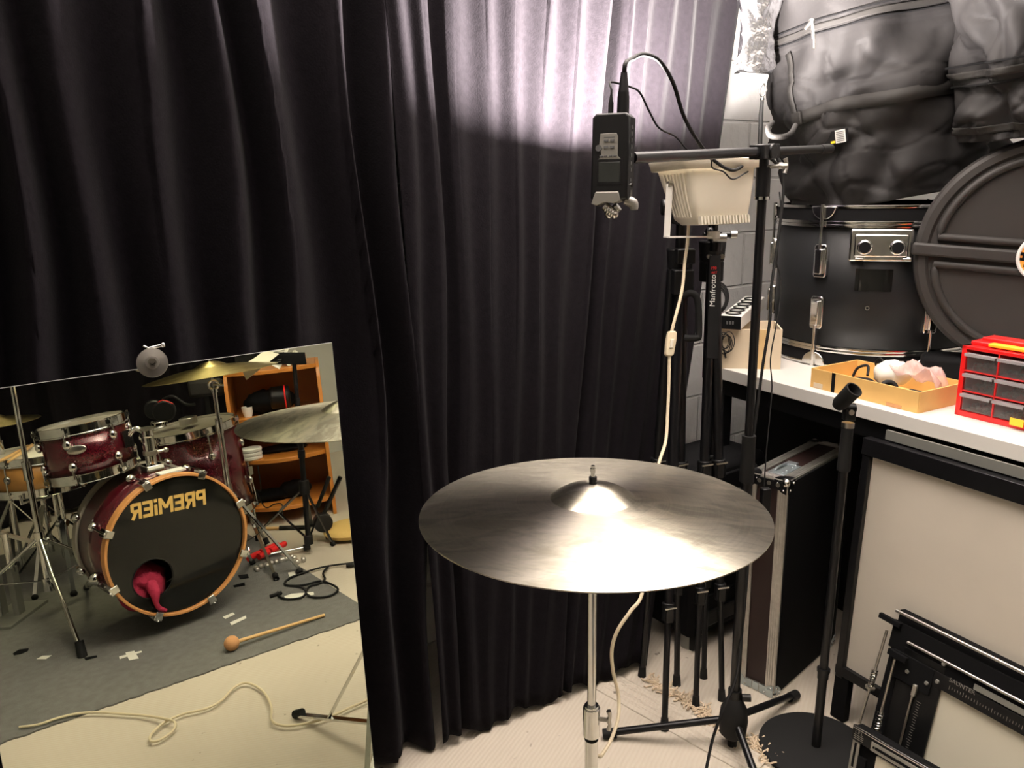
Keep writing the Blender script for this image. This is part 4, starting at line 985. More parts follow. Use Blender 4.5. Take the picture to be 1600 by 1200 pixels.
for z, sz in ((0, 1), (hF, -1)):
    for a, sa in ((0, 1), (wF, -1)): edge(FC(a, .01, z), FC(a, dF-.01, z), cx_*sa, UPZ*sz)
    for b, sb in ((0, 1), (dF, -1)): edge(FC(.01, b, z), FC(wF-.01, b, z), cy_*sb, UPZ*sz)
mb.build('edge_profile', 'alu', fc)
for a in (0, wF):
    for b in (0, dF):
        for z in (0, hF):
            sa, sb, sz = (1 if a == 0 else -1), (1 if b == 0 else -1), (1 if z == 0 else -1); c_ = FC(a, b, z)
            cm = MB(); cm.sphere(c_+(cx_*sa+cy_*sb+UPZ*sz)*.006, .0125, 16, 10); co = cm.build('ball_corner', 'chrome', fc)
            cm = MB()
            for (u_, v_, n_) in ((cx_*sa, cy_*sb, UPZ*sz), (cx_*sa, UPZ*sz, cy_*sb), (cy_*sb, UPZ*sz, cx_*sa)):
                cm.prism([(0, 0), (.034, 0), (.030, .014), (.014, .030), (0, .034)], c_-n_*.004, u_, v_, n_, .0015)
            cm.build('corner_plate', 'blackm' if z else 'bluel', co)
            cm = MB()
            for (u_, v_, n_) in ((cx_*sa, UPZ*sz, cy_*sb), (cy_*sb, UPZ*sz, cx_*sa)): cm.sphere(c_+u_*.024+v_*.008-n_*.004, .0032).sphere(c_+u_*.008+v_*.024-n_*.004, .0032)
            cm.build('rivet', 'chrome', co)
mb = MB(); mb.box(FC(.045, .07, hF+.003), (.022, .045, .0022), Fr); mb.tube([FC(.055, .04, hF+.006), FC(.055, .06, hF+.012), FC(.055, .10, hF+.006)], .003, 8, 4)
for q in (.035, .055, .085, .105): mb.sphere(FC(.032, q, hF+.006), .003)
mb.box(FC(.05, .118, hF+.004), (.014, .012, .003), Fr)
mb.build('latch', 'bluel', fc, bevel=.0006)
MB().box(FC(.045, .014, hF+.0028), (.038, .012, .0012), Fr).build('end_plate', 'clear', fc)
cm = MB()
for a in (.022, .046, .072): cm.cyl(FC(a, -.003, hF-.012), FC(a, -.007, hF-.012), .0055, n=14)
cm.build('screw_head', 'dullchrome', fc)
MB().box(FC(.05, -.004, hF-.014), (.036, .0015, .011), Fr).build('screw_plate', 'blackm', fc)
cm = MB()
for a in (.03, .05, .07): cm.box(FC(a, -.004, .014), (.0085, .0012, .011), Fr)
cm.box(FC(.008, -.006, .012), (.008, .002, .010), Fr); cm.build('bottom_plate', 'bluel', fc)

# ------------------------------------------------------------------ round-base straight stand with mic clip
RB = V(.700, 1.640, 0)
RB = onz(1275, 1166, .012)*[1, 1, 0]
rs = thing('microphone_stand', 'straight black microphone stand with a round iron base and an empty clip', 'microphone stand', RB)
MB().lathe([(0, 0), (.128, 0), (.130, .003), (.130, .010), (.127, .0125), (.02, .0145), (0, .0145)], RB, n=96).build('base', 'rubber', rs, smooth=30)
pb = RB+UPZ*.014; pt = V(dep(1326, 655, 1.70)); zt2 = zat(RB[:2], 655)
lean2 = unit(V(*(dep(1325, 662, 1.765)-pb)))
def RS(py):   # point on the pole that shows at row py
    lo, hi = 0, 2
    for _ in range(40):
        m_ = (lo+hi)/2
        if proj(pb+lean2*m_)[1] > py: lo = m_
        else: hi = m_
    return pb+lean2*lo
MB().cyl(pb, RS(1045), .0105).build('lower_tube', 'blackm', rs)
MB().cyl(RS(1060), RS(1045), .0125).cyl(RS(1049), RS(1044), .015).build('collar', 'blackm', rs)
MB().cyl(RS(1045), RS(730), .0098).build('upper_tube', 'blackm', rs)
MB().cyl(RS(735), RS(668), .0145, .0125).build('height_clutch', 'rubber', rs)
MB().cyl(RS(668), RS(660), .0135).build('top_ring', 'dullchrome', rs)
j = RS(645)
cl = MB().box(j, (.012, .010, .016)).cyl(j+V(-.012, 0, .01), j+V(.013, 0, .01), .011).build('clip_joint', 'black', rs, bevel=.002)
a = dep(1308, 635, proj(j)[2]); b = dep(1335, 608, proj(j)[2]-.045)
mb = MB(); d = unit(b-a); xa, ya, za = frame(d, V(0, 0, 1))
pro = [(.012, 0), (.0165, .01), (.0185, np.linalg.norm(b-a)), (.0155, np.linalg.norm(b-a)), (.0125, .01)]
mb.lathe(pro, a, d, 28, close=True); mb.build('clip_cup', 'rubber', rs)
MB().cyl(j+V(.0, -.006, .004), j+V(0, -.014, .004), .006).build('clip_screw', 'alu', rs)

# ------------------------------------------------------------------ whiteboard in front of the table
wb0 = V(.812, 1.752, 0)
wbn = -TV
def WB(a, z, o=0): return wb0+TU*a+UPZ*z+TV*(.05*z+o)
L = 1.05
wbd = thing('whiteboard', 'large whiteboard panel in a black metal frame leaning against the table edge', 'whiteboard', WB(.5, 0))
zb_ = zat(WB(.03, 0)[:2], 1048); ztp = .695
G = []
MB().box((WB(L/2, (.145+ztp)/2)), (L/2, .003, (ztp-.145)/2), [TU, unit(np.cross(unit(UPZ+TV*.05), TU)), unit(UPZ+TV*.05)]).build('panel', 'board', wbd)
upb = unit(UPZ+TV*.05); nb = unit(np.cross(upb, TU))
mb = MB()
mb.box(WB(L/2, ztp+.018, -.004), (L/2+.02, .014, .020), [TU, nb, upb]); mb.box(WB(L/2, .134, -.004), (L/2+.02, .012, .012), [TU, nb, upb])
mb.box(WB(-.008, (.13+ztp)/2, -.004), (.010, .012, (ztp-.1)/2), [TU, nb, upb]); mb.box(WB(L, (.13+ztp)/2, -.004), (.010, .012, (ztp-.1)/2), [TU, nb, upb])
mb.build('frame', 'blackm', wbd, bevel=.0015)
for a in (.0, L-.02): MB().box(WB(a, .065, -.002), (.020, .012, .065), [TU, nb, upb]).build('leg', 'matte', wbd, bevel=.003)
MB().box(WB(L/2, ztp+.052, .010), (L/2-.02, .004, .011), [TU, nb, upb]).build('tray_rail', 'greyb', wbd)

# ------------------------------------------------------------------ darkroom easels
TLp = onpl(1405, 952, WB(0, .3, -.02), wbn); 
def easel(TL, BL, label, Wd, front=False):
    TL = V(TL); BL = V(BL); X = TU; Y = unit(TL-BL); Y = unit(Y-(Y @ X)*X); N = unit(np.cross(X, Y)); N = N if N @ (EYE-TL) > 0 else -N
    H_ = float((TL-BL) @ Y)
    return X, Y, N, H_
BLp = onz(1334, 1172, .012)
X, Y, N, HE = easel(TLp, BLp, '', .6)
XE = X
def EP(a, b, n_=0): return TLp+X*a-Y*b+N*n_
def ep(px, py, n_=0):
    p = onpl(px, py, TLp+N*n_, N); d = p-TLp; return float(d @ X), float(-(d @ Y))
ez = thing('enlarger_easel', 'black photographic enlarging easel with ruled blades leaning on the whiteboard', 'easel', EP(.3, HE))
E3 = [X, Y, N]
WE = .62
wl, wt = ep(1472, 1074, .0); 
MB().box(EP(WE/2, HE/2, -.014), (WE/2, HE/2, .010), E3).build('base_board', 'matte', ez, bevel=.002)
MB().box(EP(WE/2+.02, HE/2+.02, -.002), (WE/2-.06, HE/2-.03, .003), E3).build('paper_bed', 'easelw', ez)
# top blade, left blade
tb_ = MB().box(EP(WE/2, .055, .006), (WE/2, .032, .0025), E3).build('top_blade', 'matte', ez, bevel=.0008)
mb = MB(); mb.cyl(EP(.0, .002, .010), EP(WE, .002, .010), .004); mb.cyl(EP(.045, .056, .014), EP(WE, .056, .014), .0035); mb.build('guide_rod', 'dullchrome', ez)
a1, b1 = ep(1471, 1070, .006); 
MB().box(EP(WE/2+.05, (b1+.07)/2+.012, .010), (WE/2-.03, (b1-.065)/2-.006, .002), E3).build('upper_ruler_blade', 'black', ez, bevel=.0006)
MB().box(EP(WE/2+.10, .075, .0125), (WE/2-.10, .006, .001), E3).build('slot', 'greyb', ez)
a2, b2 = ep(1455, 1120, .006)
MB().box(EP(a1/2+.02, HE/2+.03, .007), (a1/2-.018, HE/2-.04, .0025), E3).build('left_blade', 'black', ez, bevel=.0008)
MB().box(EP(a1*.50, .115, .011), (.050, .030, .003), E3).build('corner_block', 'matte', ez, bevel=.001)
mb = MB(); sc_ = a1*.62
mb.cyl(EP(sc_, .16, .012), EP(sc_, HE-.05, .012), .0024)
mb.build('scale_rod', 'dullchrome', ez)
for i in range(40): 
    if i*.006+.17 < HE-.05: MB().box(EP(sc_+.016, .17+.006*i, .0103), (.0035 if i % 5 else .006, .0004, .0003), E3).build('scale_tick', 'silver', ez)
for i in range(60): MB().box(EP(a1+.02+.006*i, b1-.006, .0123), (.0004, .0025 if i % 5 else .0045, .0003), E3).build('scale_tick', 'silver', ez)
MB().box(EP(sc_+.004, .148, .016), (.0045, .013, .004), E3).build('scale_slider', 'alu', ez, bevel=.001)
for a, b in ((a1-.002, .062), (a1*.45, .118), (a1*.80, .120), (a1-.006, .105)): MB().lathe([(0, .004), (.004, .0035), (.005, 0)], EP(a, b, .013), N, 16).build('screw_head', 'silver', ez)
q = EP(a1+.018, b1-.026, .0128)
text_mesh('SAUNTER', .013, EP(a1+.044, b1-.022, .0128), X, Y, 'maker_print', 'silver', ez, .0002)
def spring(p0, p1, ra, m, nm, turns=8, r=.006, at=(.62, .85)):
    p0 = V(p0); p1 = V(p1); rod = MB().cyl(p0, p1, .0030).build(nm, m, ez)
    d = unit(p1-p0); x, y, _ = frame(d); L_ = np.linalg.norm(p1-p0); pts = []
    for i in range(turns*12+1): t = 2*pi*i/12; pts.append(p0+d*L_*(at[0]+(at[1]-at[0])*i/(turns*12))+r*(cos(t)*x+sin(t)*y))
    MB().tube(pts, .0018, 6).build('spring', 'chrome', rod); MB().cyl(p0+d*L_*at[1], p0+d*L_*(at[1]+.02), r+.005).build('washer', 'dullchrome', rod)
spring(dep(1386, 985, proj(EP(-.02, .04))[2]), dep(1343, 1130, proj(EP(-.03, HE*.8))[2]), 0, 'dullchrome', 'spring_rod', at=(.42, .60))
spring(EP(.035, .100, .030), EP(.035, HE-.02, .030), 0, 'dullchrome', 'spring_rod', at=(.52, .72))
MB().bar(EP(-.034, .028, .012), EP(.02, .030, .012), .012, .010, up=N).build('hinge_arm', 'matte', ez, bevel=.001)
MB().bar(EP(.015, .090, .026), EP(.06, .092, .026), .014, .010, up=N).build('hinge_arm', 'matte', ez, bevel=.001)
# second easel, in front
E2T = onpl(1338, 1132, TLp+N*.10+UPZ*0, N)
X2 = unit(onpl(1460, 1202, TLp+N*.10, N)-E2T); Y2 = unit(np.cross(N, X2)); Y2 = Y2 if Y2[2] > 0 else -Y2
def EQ(a, b, n_=0): return E2T+X2*a-Y2*b+N*n_
H2 = (E2T[2]-.014)/max(Y2[2], .2); H2 = min(H2, .30)
e2 = thing('enlarger_easel', 'black enlarging easel with slotted silver plates, cut off by the bottom right corner', 'easel', EQ(.2, H2))
Q3 = [X2, Y2, N]
MB().box(EQ(.25, H2/2, -.012), (.25, H2/2, .010), Q3).build('base_board', 'matte', e2, bevel=.002)
MB().box(EQ(.27, H2/2+.02, .000), (.21, H2/2-.02, .003), Q3).build('paper_bed', 'easelw', e2)
MB().box(EQ(.25, .014, .006), (.25, .016, .005), Q3).build('top_blade', 'black', e2, bevel=.001)
MB().cyl(EQ(.004, .001, .012), EQ(.5, .001, .012), .0032).build('guide_rod', 'chrome', e2)
def slotplate(c_, w_, h_, sl, nm='slotted_plate'):
    p_ = MB().box(c_, (w_, h_, .0015), Q3).build(nm, 'silver', e2, bevel=.0006)
    MB().box(c_+N*.0012, (w_*sl[0], h_*sl[1], .0010), Q3).build('slot', 'matte', p_)
    MB().cyl(c_+(X2*w_*.86 if w_ > h_ else Y2*h_*.86)*(1 if w_ < h_ else -1)+N*.001, c_+(X2*w_*.86 if w_ > h_ else Y2*h_*.86)*(1 if w_ < h_ else -1)+N*.003, .0025).build('screw_head', 'matte', p_)
slotplate(EQ(.105, .020, .0125), .055, .010, (.8, .3)); slotplate(EQ(.012, .062, .0065), .009, .038, (.3, .72))
MB().box(EQ(.026, H2/2+.03, .003), (.014, H2/2-.03, .003), Q3).build('left_blade', 'matte', e2)
text_mesh('L.P.L', .010, EQ(.018, .009, .0125), X2, Y2, 'maker_print', 'silver', e2, .0002)
for i in range(3): MB().box(EQ(.018, .016+.004*i, .0118), (.012, .0006, .0003), Q3).build('printed_line', 'silver', e2)

# ------------------------------------------------------------------ things under the table, in the dark
pk = onz(1082, 1012, 0)
tc = thing('trolley_case', 'dark ribbed trolley case with a small wheel standing on the floor behind the tripods', 'case', pk+V(.04, .14, 0))
MB().box(pk+V(.05, .13, .30), (.15, .10, .26), [E1, E2, UPZ]).build('shell', 'matte', tc, bevel=.02)
MB().box(pk+V(.05, .13, .30)+E2*.10, (.13, .006, .23), [E1, E2, UPZ]).build('front_panel', 'black', tc, bevel=.004)
for k in range(8): MB().box(pk+V(.05, .13, .12+.05*k)+E2*.108, (.12, .004, .005), [E1, E2, UPZ]).build('rib', 'black', tc, bevel=.001)
for sx in (-.12, .12): MB().cyl(pk+V(.05, .13, .03)+E1*(sx-.012)+E2*.08, pk+V(.05, .13, .03)+E1*(sx+.012)+E2*.08, .030, n=24).build('wheel', 'rubber', tc)
MB().tube([dep(1111, 745, 2.35), dep(1113, 728, 2.35), dep(1118, 722, 2.35), dep(1121, 732, 2.35), dep(1122, 770, 2.35)], .005, 8, 5).build('handle_bow', 'dullchrome', tc)
MB().tube([dep(1123, 740, 2.35), dep(1138, 734, 2.33), dep(1160, 732, 2.3), dep(1178, 736, 2.3)], .022, 12, 5).build('padded_grip', 'rubber', tc)
mb = MB(); q = onz(1076, 1008, 0); mb.cyl(q, q+UPZ*.30, .024, n=24); tag(mb.build('grey_tube', 'greyb'), 'upright dull grey tube standing behind the tripod legs', 'tube')
bu = TP(.10, .58, -TZ)
ac = thing('shade_box', 'big black trunk standing in for the shade under the table behind the flight case', 'filler', bu)
MB().box(bu+UPZ*.35, (.62, .20, .35), [TU, TV, UPZ]).build('body', 'matte', ac, bevel=.004)  # black box added to fill the shade under the table
mb = MB()
for a in (-.62, .62): mb.box(bu+TU*a*.99-TV*.199+UPZ*.35, (.006, .004, .348), [TU, TV, UPZ])
mb.box(bu-TV*.199+UPZ*.695, (.615, .004, .006), [TU, TV, UPZ]); mb.build('edge_trim', 'blackm', ac)
# black panel added as shade below the far end of the table
pn = MB(); pn.box(TP((ulo+.03+.55)/2, .865, -.40), ((.52-ulo)/2, .006, .31), [TU, TV, UPZ]); 
pn.build('shade_panel', 'matte', tbl)
# heap of wood shavings / peeled floor covering
def scraps(name, pts, n_, label, seed, r_=.016):
    r = random.Random(seed); mb = MB()
    for i in range(n_):
        t = r.random()*(len(pts)-1); k = int(t); p = V(pts[k])*(1-(t-k))+V(pts[min(k+1, len(pts)-1)])*(t-k)+V(r.gauss(0, r_), r.gauss(0, r_), 0); p[2] = .003
        q = [p]; d = r.uniform(0, 6.28)
        for j_ in range(4): d += r.uniform(-1, 1); q.append(q[-1]+V(cos(d), sin(d), 0)*.007+UPZ*r.uniform(-.002, .004)); q[-1][2] = max(q[-1][2], .002)
        mb.tube(q, .0022, 5)
    o = mb.build(name, 'grass'); tag(o, label, 'lint'); o['kind'] = 'stuff'
scraps('lint_fringe', [onz(x, y) for x, y in ((1008, 1062), (1045, 1082), (1085, 1102), (1110, 1125), (1140, 1142))], 150, 'pale frayed fringe lying along the edge of the floor covering under the tripods', 3, .010)
scraps('lint_fringe', [onz(x, y) for x, y in ((1175, 1160), (1195, 1172), (1200, 1190))], 90, 'pale frayed fringe lying beside the round iron base', 5, .013)
# loose floor sheet, its ribbed edge running under the tripods
sh = [onz(x, y) for x, y in ((955, 1042), (1140, 1142), (1205, 1190), (1150, 1260), (880, 1260))]
e0 = onz(945, 1045); e1_ = onz(1205, 1185); dd = unit(e1_-e0); nn_ = V(-dd[1], dd[0], 0); nn_ = nn_ if nn_[1] < 0 else -nn_
mb = MB(); G = []
for i in range(60):
    t = i/59; r_ = rng.uniform(-.004, .004)
    G.append([e0+(e1_-e0)*t+nn_*(s_*.09 + (r_ if s_ == 0 else 0))+UPZ*(.0035+.0015*sin(s_*60)-.0032*(s_ > .95)) for s_ in np.linspace(0, 1, 26)])
mb.grid(np.array(G))
tag(mb.build('floor_sheet', 'floor', smooth=60, solid=.002, loc=(0, 0, 0)), 'ribbed beige strip of loose floor covering between the curtain and the tripod feet', 'floor covering')

# ------------------------------------------------------------------ drum kit (seen in the mirror)
VE = EYE - 2*(-MD)*NM                          # where the eye appears to be from the kit's side
VE = EYE + 2*MD*NM
def dm(px, py, t): return dep(px, py, t, True)
def fm(px, py, z=0.): return onz(px, py, z, True)
def pm(p): return proj(p, True)
KR = .249
KF = fm(282, 851, .31); KL = .31
best = None
for i in range(360):
    a = radians(i); d = V(cos(a), sin(a), 0)
    if d @ (VE-KF) < 0: continue
    e = abs(i-115)
    if best is None or e < best[0]: best = (e, d)
KD = best[1]; KU = unit(UPZ+KD*.03); KX = unit(np.cross(KU, KD))     # KX: right hand side seen from the front
KD = unit(np.cross(KX, KU))
kk = thing('kick_drum', 'dark red kick drum with orange hoop and black lettered head, in the mirror', 'drum', (KF[0]-KD[0]*KL/2, KF[1]-KD[1]*KL/2, 0))
MB().lathe([(KR-.012, -KL+.02), (KR-.012, -.03)], KF, KD, 96).build('shell', 'shellred', kk, solid=.006)
for nm_, z_, mt_ in (('front_hoop', 0, 'maple'), ('rear_hoop', -KL, 'headw')):
    MB().lathe([(KR-.010, z_-.035 if z_ == 0 else z_), (KR, z_-.035 if z_ == 0 else z_), (KR, z_ if z_ == 0 else z_+.035), (KR-.010, z_ if z_ == 0 else z_+.035)], KF, KD, 96, close=True).build(nm_, mt_, kk, bevel=.002)
# front head with its port hole
def K2(x, y, z=0): return KF+KX*x+KU*y+KD*z
def kpt(px, py): 
    p = onpl(px, py, KF-KD*.014, KD, True); d = p-KF; return float(d @ KX), float(d @ KU)
hx, hy = kpt(239, 904); hr = .068
nr_ = 96; G = []
for i in range(nr_+1):
    t = 2*pi*i/nr_; o_ = V((KR-.012)*cos(t), (KR-.012)*sin(t)); ii = V(hx+hr*cos(t), hy+hr*sin(t)); G.append([K2(*(o_*(1-s_)+ii*s_), -.014) for s_ in (0, .3, .6, 1)])
MB().grid(np.array(G)).build('front_head', 'headblk', kk, smooth=180)
MB().lathe([(0, -KL+.006), (KR-.012, -KL+.006), (KR-.012, -KL+.002), (0, -KL+.002)], KF, KD, 48).build('rear_head', 'matte', kk)
MB().ring(K2(hx, hy, -.014), KD, hr, .0025, 48, 6).build('port_ring', 'rubber', kk)
tx1, ty1 = kpt(206, 806); tx2, ty2 = kpt(322, 770)
# PREMiER lettering
p1 = V(*kpt(207, 800)); p2 = V(*kpt(321, 776)); mid = (p1+p2)/2; dv = unit(p1-p2) if (p1-p2)[0] > 0 else unit(p2-p1)
w_t = np.linalg.norm(p1-p2)
TX = KX*dv[0]+KU*dv[1]; TY = KU*dv[0]-KX*dv[1]; TZn = np.cross(TX, TY); TC = K2(mid[0], mid[1], -.0128)
GL = {'P': [(0, 0, 0, 1), (0, .9, .42, .9), (.5, .95, .5, .45), (0, .48, .42, .48)], 'R': [(0, 0, 0, 1), (0, .9, .42, .9), (.5, .95, .5, .48), (0, .48, .42, .48), (.26, .48, .52, 0)],
      'E': [(0, 0, 0, 1), (0, .9, .5, .9), (0, .5, .42, .5), (0, .1, .5, .1)], 'M': [(0, 0, 0, 1), (.78, 0, .78, 1), (.04, .92, .39, .34), (.74, .92, .39, .34)], 'i': [(0, 0, 0, .66), (0, .80, 0, 1)]}
adv = {'P': .78, 'R': .80, 'E': .76, 'M': 1.08, 'i': .30}; word = 'PREMiER'; tot = sum(adv[c] for c in word)-.22; hL = .056; wL = w_t/tot
mb = MB(); cx0 = -w_t/2+.10*wL
for ch in word:
    for n_, (a, b, c, d) in enumerate(GL[ch]):
        p0 = TC+TX*(cx0+a*wL)+TY*((b-.5)*hL); p1 = TC+TX*(cx0+c*wL)+TY*((d-.5)*hL); dr_ = unit(p1-p0)
        hor = abs(d-b) < .05; wd = .20*hL if hor else .21*wL
        mb.box((p0+p1)/2+TZn*.00008*n_, (np.linalg.norm(p1-p0)/2+(0 if not hor else .08*wL), wd/2, .0007), [dr_, np.cross(TZn, dr_), TZn])
    cx0 += adv[ch]*wL
mb.build('lettering', 'gold', kk, smooth=0)
# pink cushion inside, spilling out of the port
mb = MB(); mb.sphere(K2(hx+.01, hy-.045, -.10), .085, 28, 18, (1.0, .95, .75), (KX, KU, KD)); 
cu = mb.build('damping_blanket', 'pink', loc=K2(hx, hy, -.1)); tag(cu, 'crumpled pink cloth stuffed inside the kick drum port', 'cloth')
q = cu.modifiers.new('d', 'DISPLACE'); t_ = bpy.data.textures.new('cl', 'CLOUDS'); t_.noise_scale = .03; q.texture = t_; q.strength = .035
a = K2(*kpt(240, 935), .002); mb = MB(); mb.tube([K2(hx, hy-.03, -.04), K2(*kpt(240, 925), -.004), K2(*kpt(241, 940), .003), K2(*kpt(246, 948), .004), K2(*kpt(256, 952), .004)], [.022, .018, .009, .008, .007], 10, 5)
tag(mb.build('cloth_tail', 'pink'), 'tail of pink cloth hanging out of the kick drum port', 'cloth')
# lugs and claws
for k in range(8):
    a = radians(22.5+45*k+3); e = KX*cos(a)+KU*sin(a); tng = np.cross(KD, e)
    MB().box(KF+e*(KR+.006)-KD*.016, (.014, .022, .007), [tng, KD, e]).box(KF+e*(KR-.004)+KD*.003, (.013, .0035, .013), [tng, KD, e]).cyl(KF+e*(KR+.014)+KD*.012, KF+e*(KR+.014)-KD*.10, .004).build('claw', 'chrome', kk, bevel=.002)
    MB().sphere(KF+e*(KR+.004)-KD*.13, .017, 14, 10, (1, 1.2, .8), (tng, KD, e)).build('lug', 'chrome', kk)
    MB().sphere(KF+e*(KR+.004)-KD*.29, .017, 14, 10, (1, 1.2, .8), (tng, KD, e)).build('lug', 'chrome', kk)
    MB().box(KF+e*(KR+.006)-KD*(KL-.016), (.012, .020, .007), [tng, KD, e]).build('claw', 'chrome', kk, bevel=.002)
# spurs
for px, py, sy in ((135, 918, -1), (395, 880, 1)):
    f_ = fm(px, py, .006)
    sd = 1 if (f_-KF) @ KX > 0 else -1
    a = KF+KX*sd*(KR+.01)-KD*.10-KU*.06; 
    mb = MB(); mb.sphere(a-KX*sd*.006, .022); mb.cyl(a, a+(f_-a)*.55, .0095); mb.cyl(a, f_, .0065); mb.cyl(a+(f_-a)*.52, a+(f_-a)*.58, .013)
    mb.cyl(a+(f_-a)*.55-KD*.02, a+(f_-a)*.55+KD*.02, .004)
    sp_ = mb.build('spur', 'chrome', kk); MB().cyl(f_+unit(a-f_)*.035, f_, .012).build('rubber_foot', 'rubber', sp_)
# tom mount on top
tm = KF-KD*.15+KU*(KR-.008)
mb = MB(); mb.box(tm+KU*.012, (.03, .032, .014), [KX, KD, KU]).cyl(tm, tm+KU*.155, .019)
mb.build('tom_post', 'chrome', kk, bevel=.003)
MB().cyl(tm+KU*.06, tm+KU*.075, .024).cyl(tm+KU*.065, tm+KU*.065+KX*-.05, .006).cyl(tm+KU*.15, tm+KU*.158, .024).sphere(tm+KU*.065-KX*.055, .010).build('post_clamp', 'dullchrome', kk)
MB().box(KF-KD*.07+KU*(KR-.004)+KX*-.03, (.045, .022, .003), [KX, KD, KU]).build('white_sticker', 'wtext', kk)

def tom(name, label, c_top, ax, R, H, m, cat='drum', head='headw', nl=6, ph=20, badge=None, hoopm='chrome', rodn=True):
    ax = unit(ax); X, Y, Z = frame(ax, KX); c = V(c_top)-Z*H
    r = thing(name, label, cat, c)
    MB().lathe([(R, .006), (R, H-.006)], c, Z, 72).build('shell', m, r, solid=.005)
    MB().lathe([(0, H+.002), (R+.001, H+.002), (R+.001, H-.006)], c, Z, 64).build('top_head', head, r)
    MB().lathe([(0, -.002), (R+.001, -.002), (R+.001, .006)], c, Z, 64).build('bottom_head', head, r)
    for z0, z1, rim in ((-.012, .022, -1), (H-.022, H+.012, 1)):
        lo_, hi_ = z0, z1
        pr = [(R+.005, lo_), (R+.008, lo_), (R+.008, hi_), (R+.005, hi_)]
        if rim == 1: pr = [(R+.004, z0), (R+.013, z0), (R+.013, z0+.003), (R+.008, z0+.005), (R+.008, z1-.002), (R+.011, z1), (R+.005, z1)]
        else: pr = [(R+.005, z0), (R+.011, z0), (R+.008, z0+.002), (R+.008, z1-.005), (R+.013, z1-.003), (R+.013, z1), (R+.004, z1)]
        MB().lathe(pr, c, Z, 72, close=True).build('hoop', hoopm, r)
    for k in range(nl):
        a = radians(ph+360/nl*k); e = X*cos(a)+Y*sin(a); tg = np.cross(Z, e)
        for zz, s_ in ((H*.72, 1), (H*.28, -1)) if H > .16 else ((H*.5, 1), (H*.5, -1)):
            l = MB().sphere(c+e*(R+.010)+Z*zz, .014, 14, 10, (1, .8, 1.25), (tg, e, Z)).build('lug', 'chrome', r)
            ze = H+.006 if s_ > 0 else -.006
            MB().cyl(c+e*(R+.016)+Z*zz, c+e*(R+.016)+Z*ze, .0032).box(c+e*(R+.014)+Z*(ze-.008*s_), (.008, .008, .007), [tg, e, Z]).cyl(c+e*(R+.016)+Z*ze, c+e*(R+.016)+Z*(ze+.006*s_), .004).build('tension_rod', 'chrome', l)
    if badge is not None:
        e = unit((VE-c)-Z*((VE-c) @ Z)); e = unit(e+np.cross(Z, e)*badge); tg = np.cross(Z, e)
        b_ = MB().sphere(c+e*(R+.003)+Z*H*.60, 1, 28, 10, (.031, .004, .016), (tg, e, Z)).build('badge', 'dullchrome', r)
    return r, (X, Y, Z), c
# high tom: placed by the picture of its rim
tc1 = dm(127, 662, 2.80); rt_m = unit(dm(430, 586, 2.62)-dm(230, 586, 2.62)); ax1 = unit(V(0, 0, 1)-rt_m*.09)
t1, fr1, c1_ = tom('rack_tom', 'small dark red tom mounted above the left of the kick drum, in the mirror', tc1, ax1, .134, .175, 'shellred', badge=.25, ph=10)
# its arm and bracket
pt_ = tm+KU*.13
mb = MB(); q = c1_+fr1[2]*.10; sd_ = unit(pt_-q); e = q+sd_*.145
mb.tube([pt_, pt_+(e-pt_)*.5+UPZ*.03, e], .0095, 12, 6); mb.box(e, (.016, .016, .030), [fr1[0], fr1[1], fr1[2]])
mb.sphere(pt_, .020); mb.build('tom_arm', 'chrome', t1)
# low tom to the right in the mirror, standing behind
tc2 = dm(296, 668, 3.52); ax2 = unit(V(0, 0, 1)-rt_m*.10+unit((VE-tc2)*[1, 1, 0])*.04)
t2, fr2, c2_ = tom('floor_tom', 'larger dark red tom behind the kick drum under the crash cymbal, in the mirror', tc2, ax2, .190, .40, 'shellred', ph=35)
for k in range(3):
    a = radians(80+120*k); e = fr2[0]*cos(a)+fr2[1]*sin(a); p = c2_+e*(.185); 
    MB().cyl(V(p[0], p[1], .02), V(p[0], p[1], c2_[2]+.20), .006).build('leg', 'chrome', t2); MB().box(V(p[0], p[1], c2_[2]+.16), (.014, .014, .02)).build('leg_bracket', 'chrome', t2); MB().cyl(V(p[0], p[1], .0), V(p[0], p[1], .03), .012).build('rubber_foot', 'rubber', t2)
# snare on its stand
tc3 = dm(56, 708, 3.36); t3, fr3, c3_ = tom('snare_drum', 'orange wooden snare drum with chrome hoops behind the small red tom, in the mirror', tc3, V(.03, .02, 1), .178, .14, 'shellwood', ph=5, nl=8, head='paper')
ss = thing('snare_stand', 'chrome snare stand with a basket holding the wooden snare drum, in the mirror', 'stand', (c3_[0], c3_[1], 0))
mb = MB(); b = V(c3_[0], c3_[1], 0)
MB().cyl(b+UPZ*.12, b+UPZ*(c3_[2]-.06), .011).cyl(b+UPZ*.25, b+UPZ*.30, .018).build('pole', 'chrome', ss)
for k in range(3):
    a = radians(30+120*k); d = V(cos(a), sin(a), 0)
    MB().tube([b+UPZ*(c3_[2]-.06), b+d*.15+UPZ*(c3_[2]-.028), b+d*.202+UPZ*(c3_[2]-.022), b+d*.205+UPZ*(c3_[2]+.012)], .006, 8).build('basket_arm', 'chrome', ss)
    lg = MB().bar(b+UPZ*.34, b+d*.24+UPZ*.02, .014, .005).build('leg', 'chrome', ss); MB().sphere(b+d*.24+UPZ*.013, .013).build('rubber_foot', 'rubber', lg)
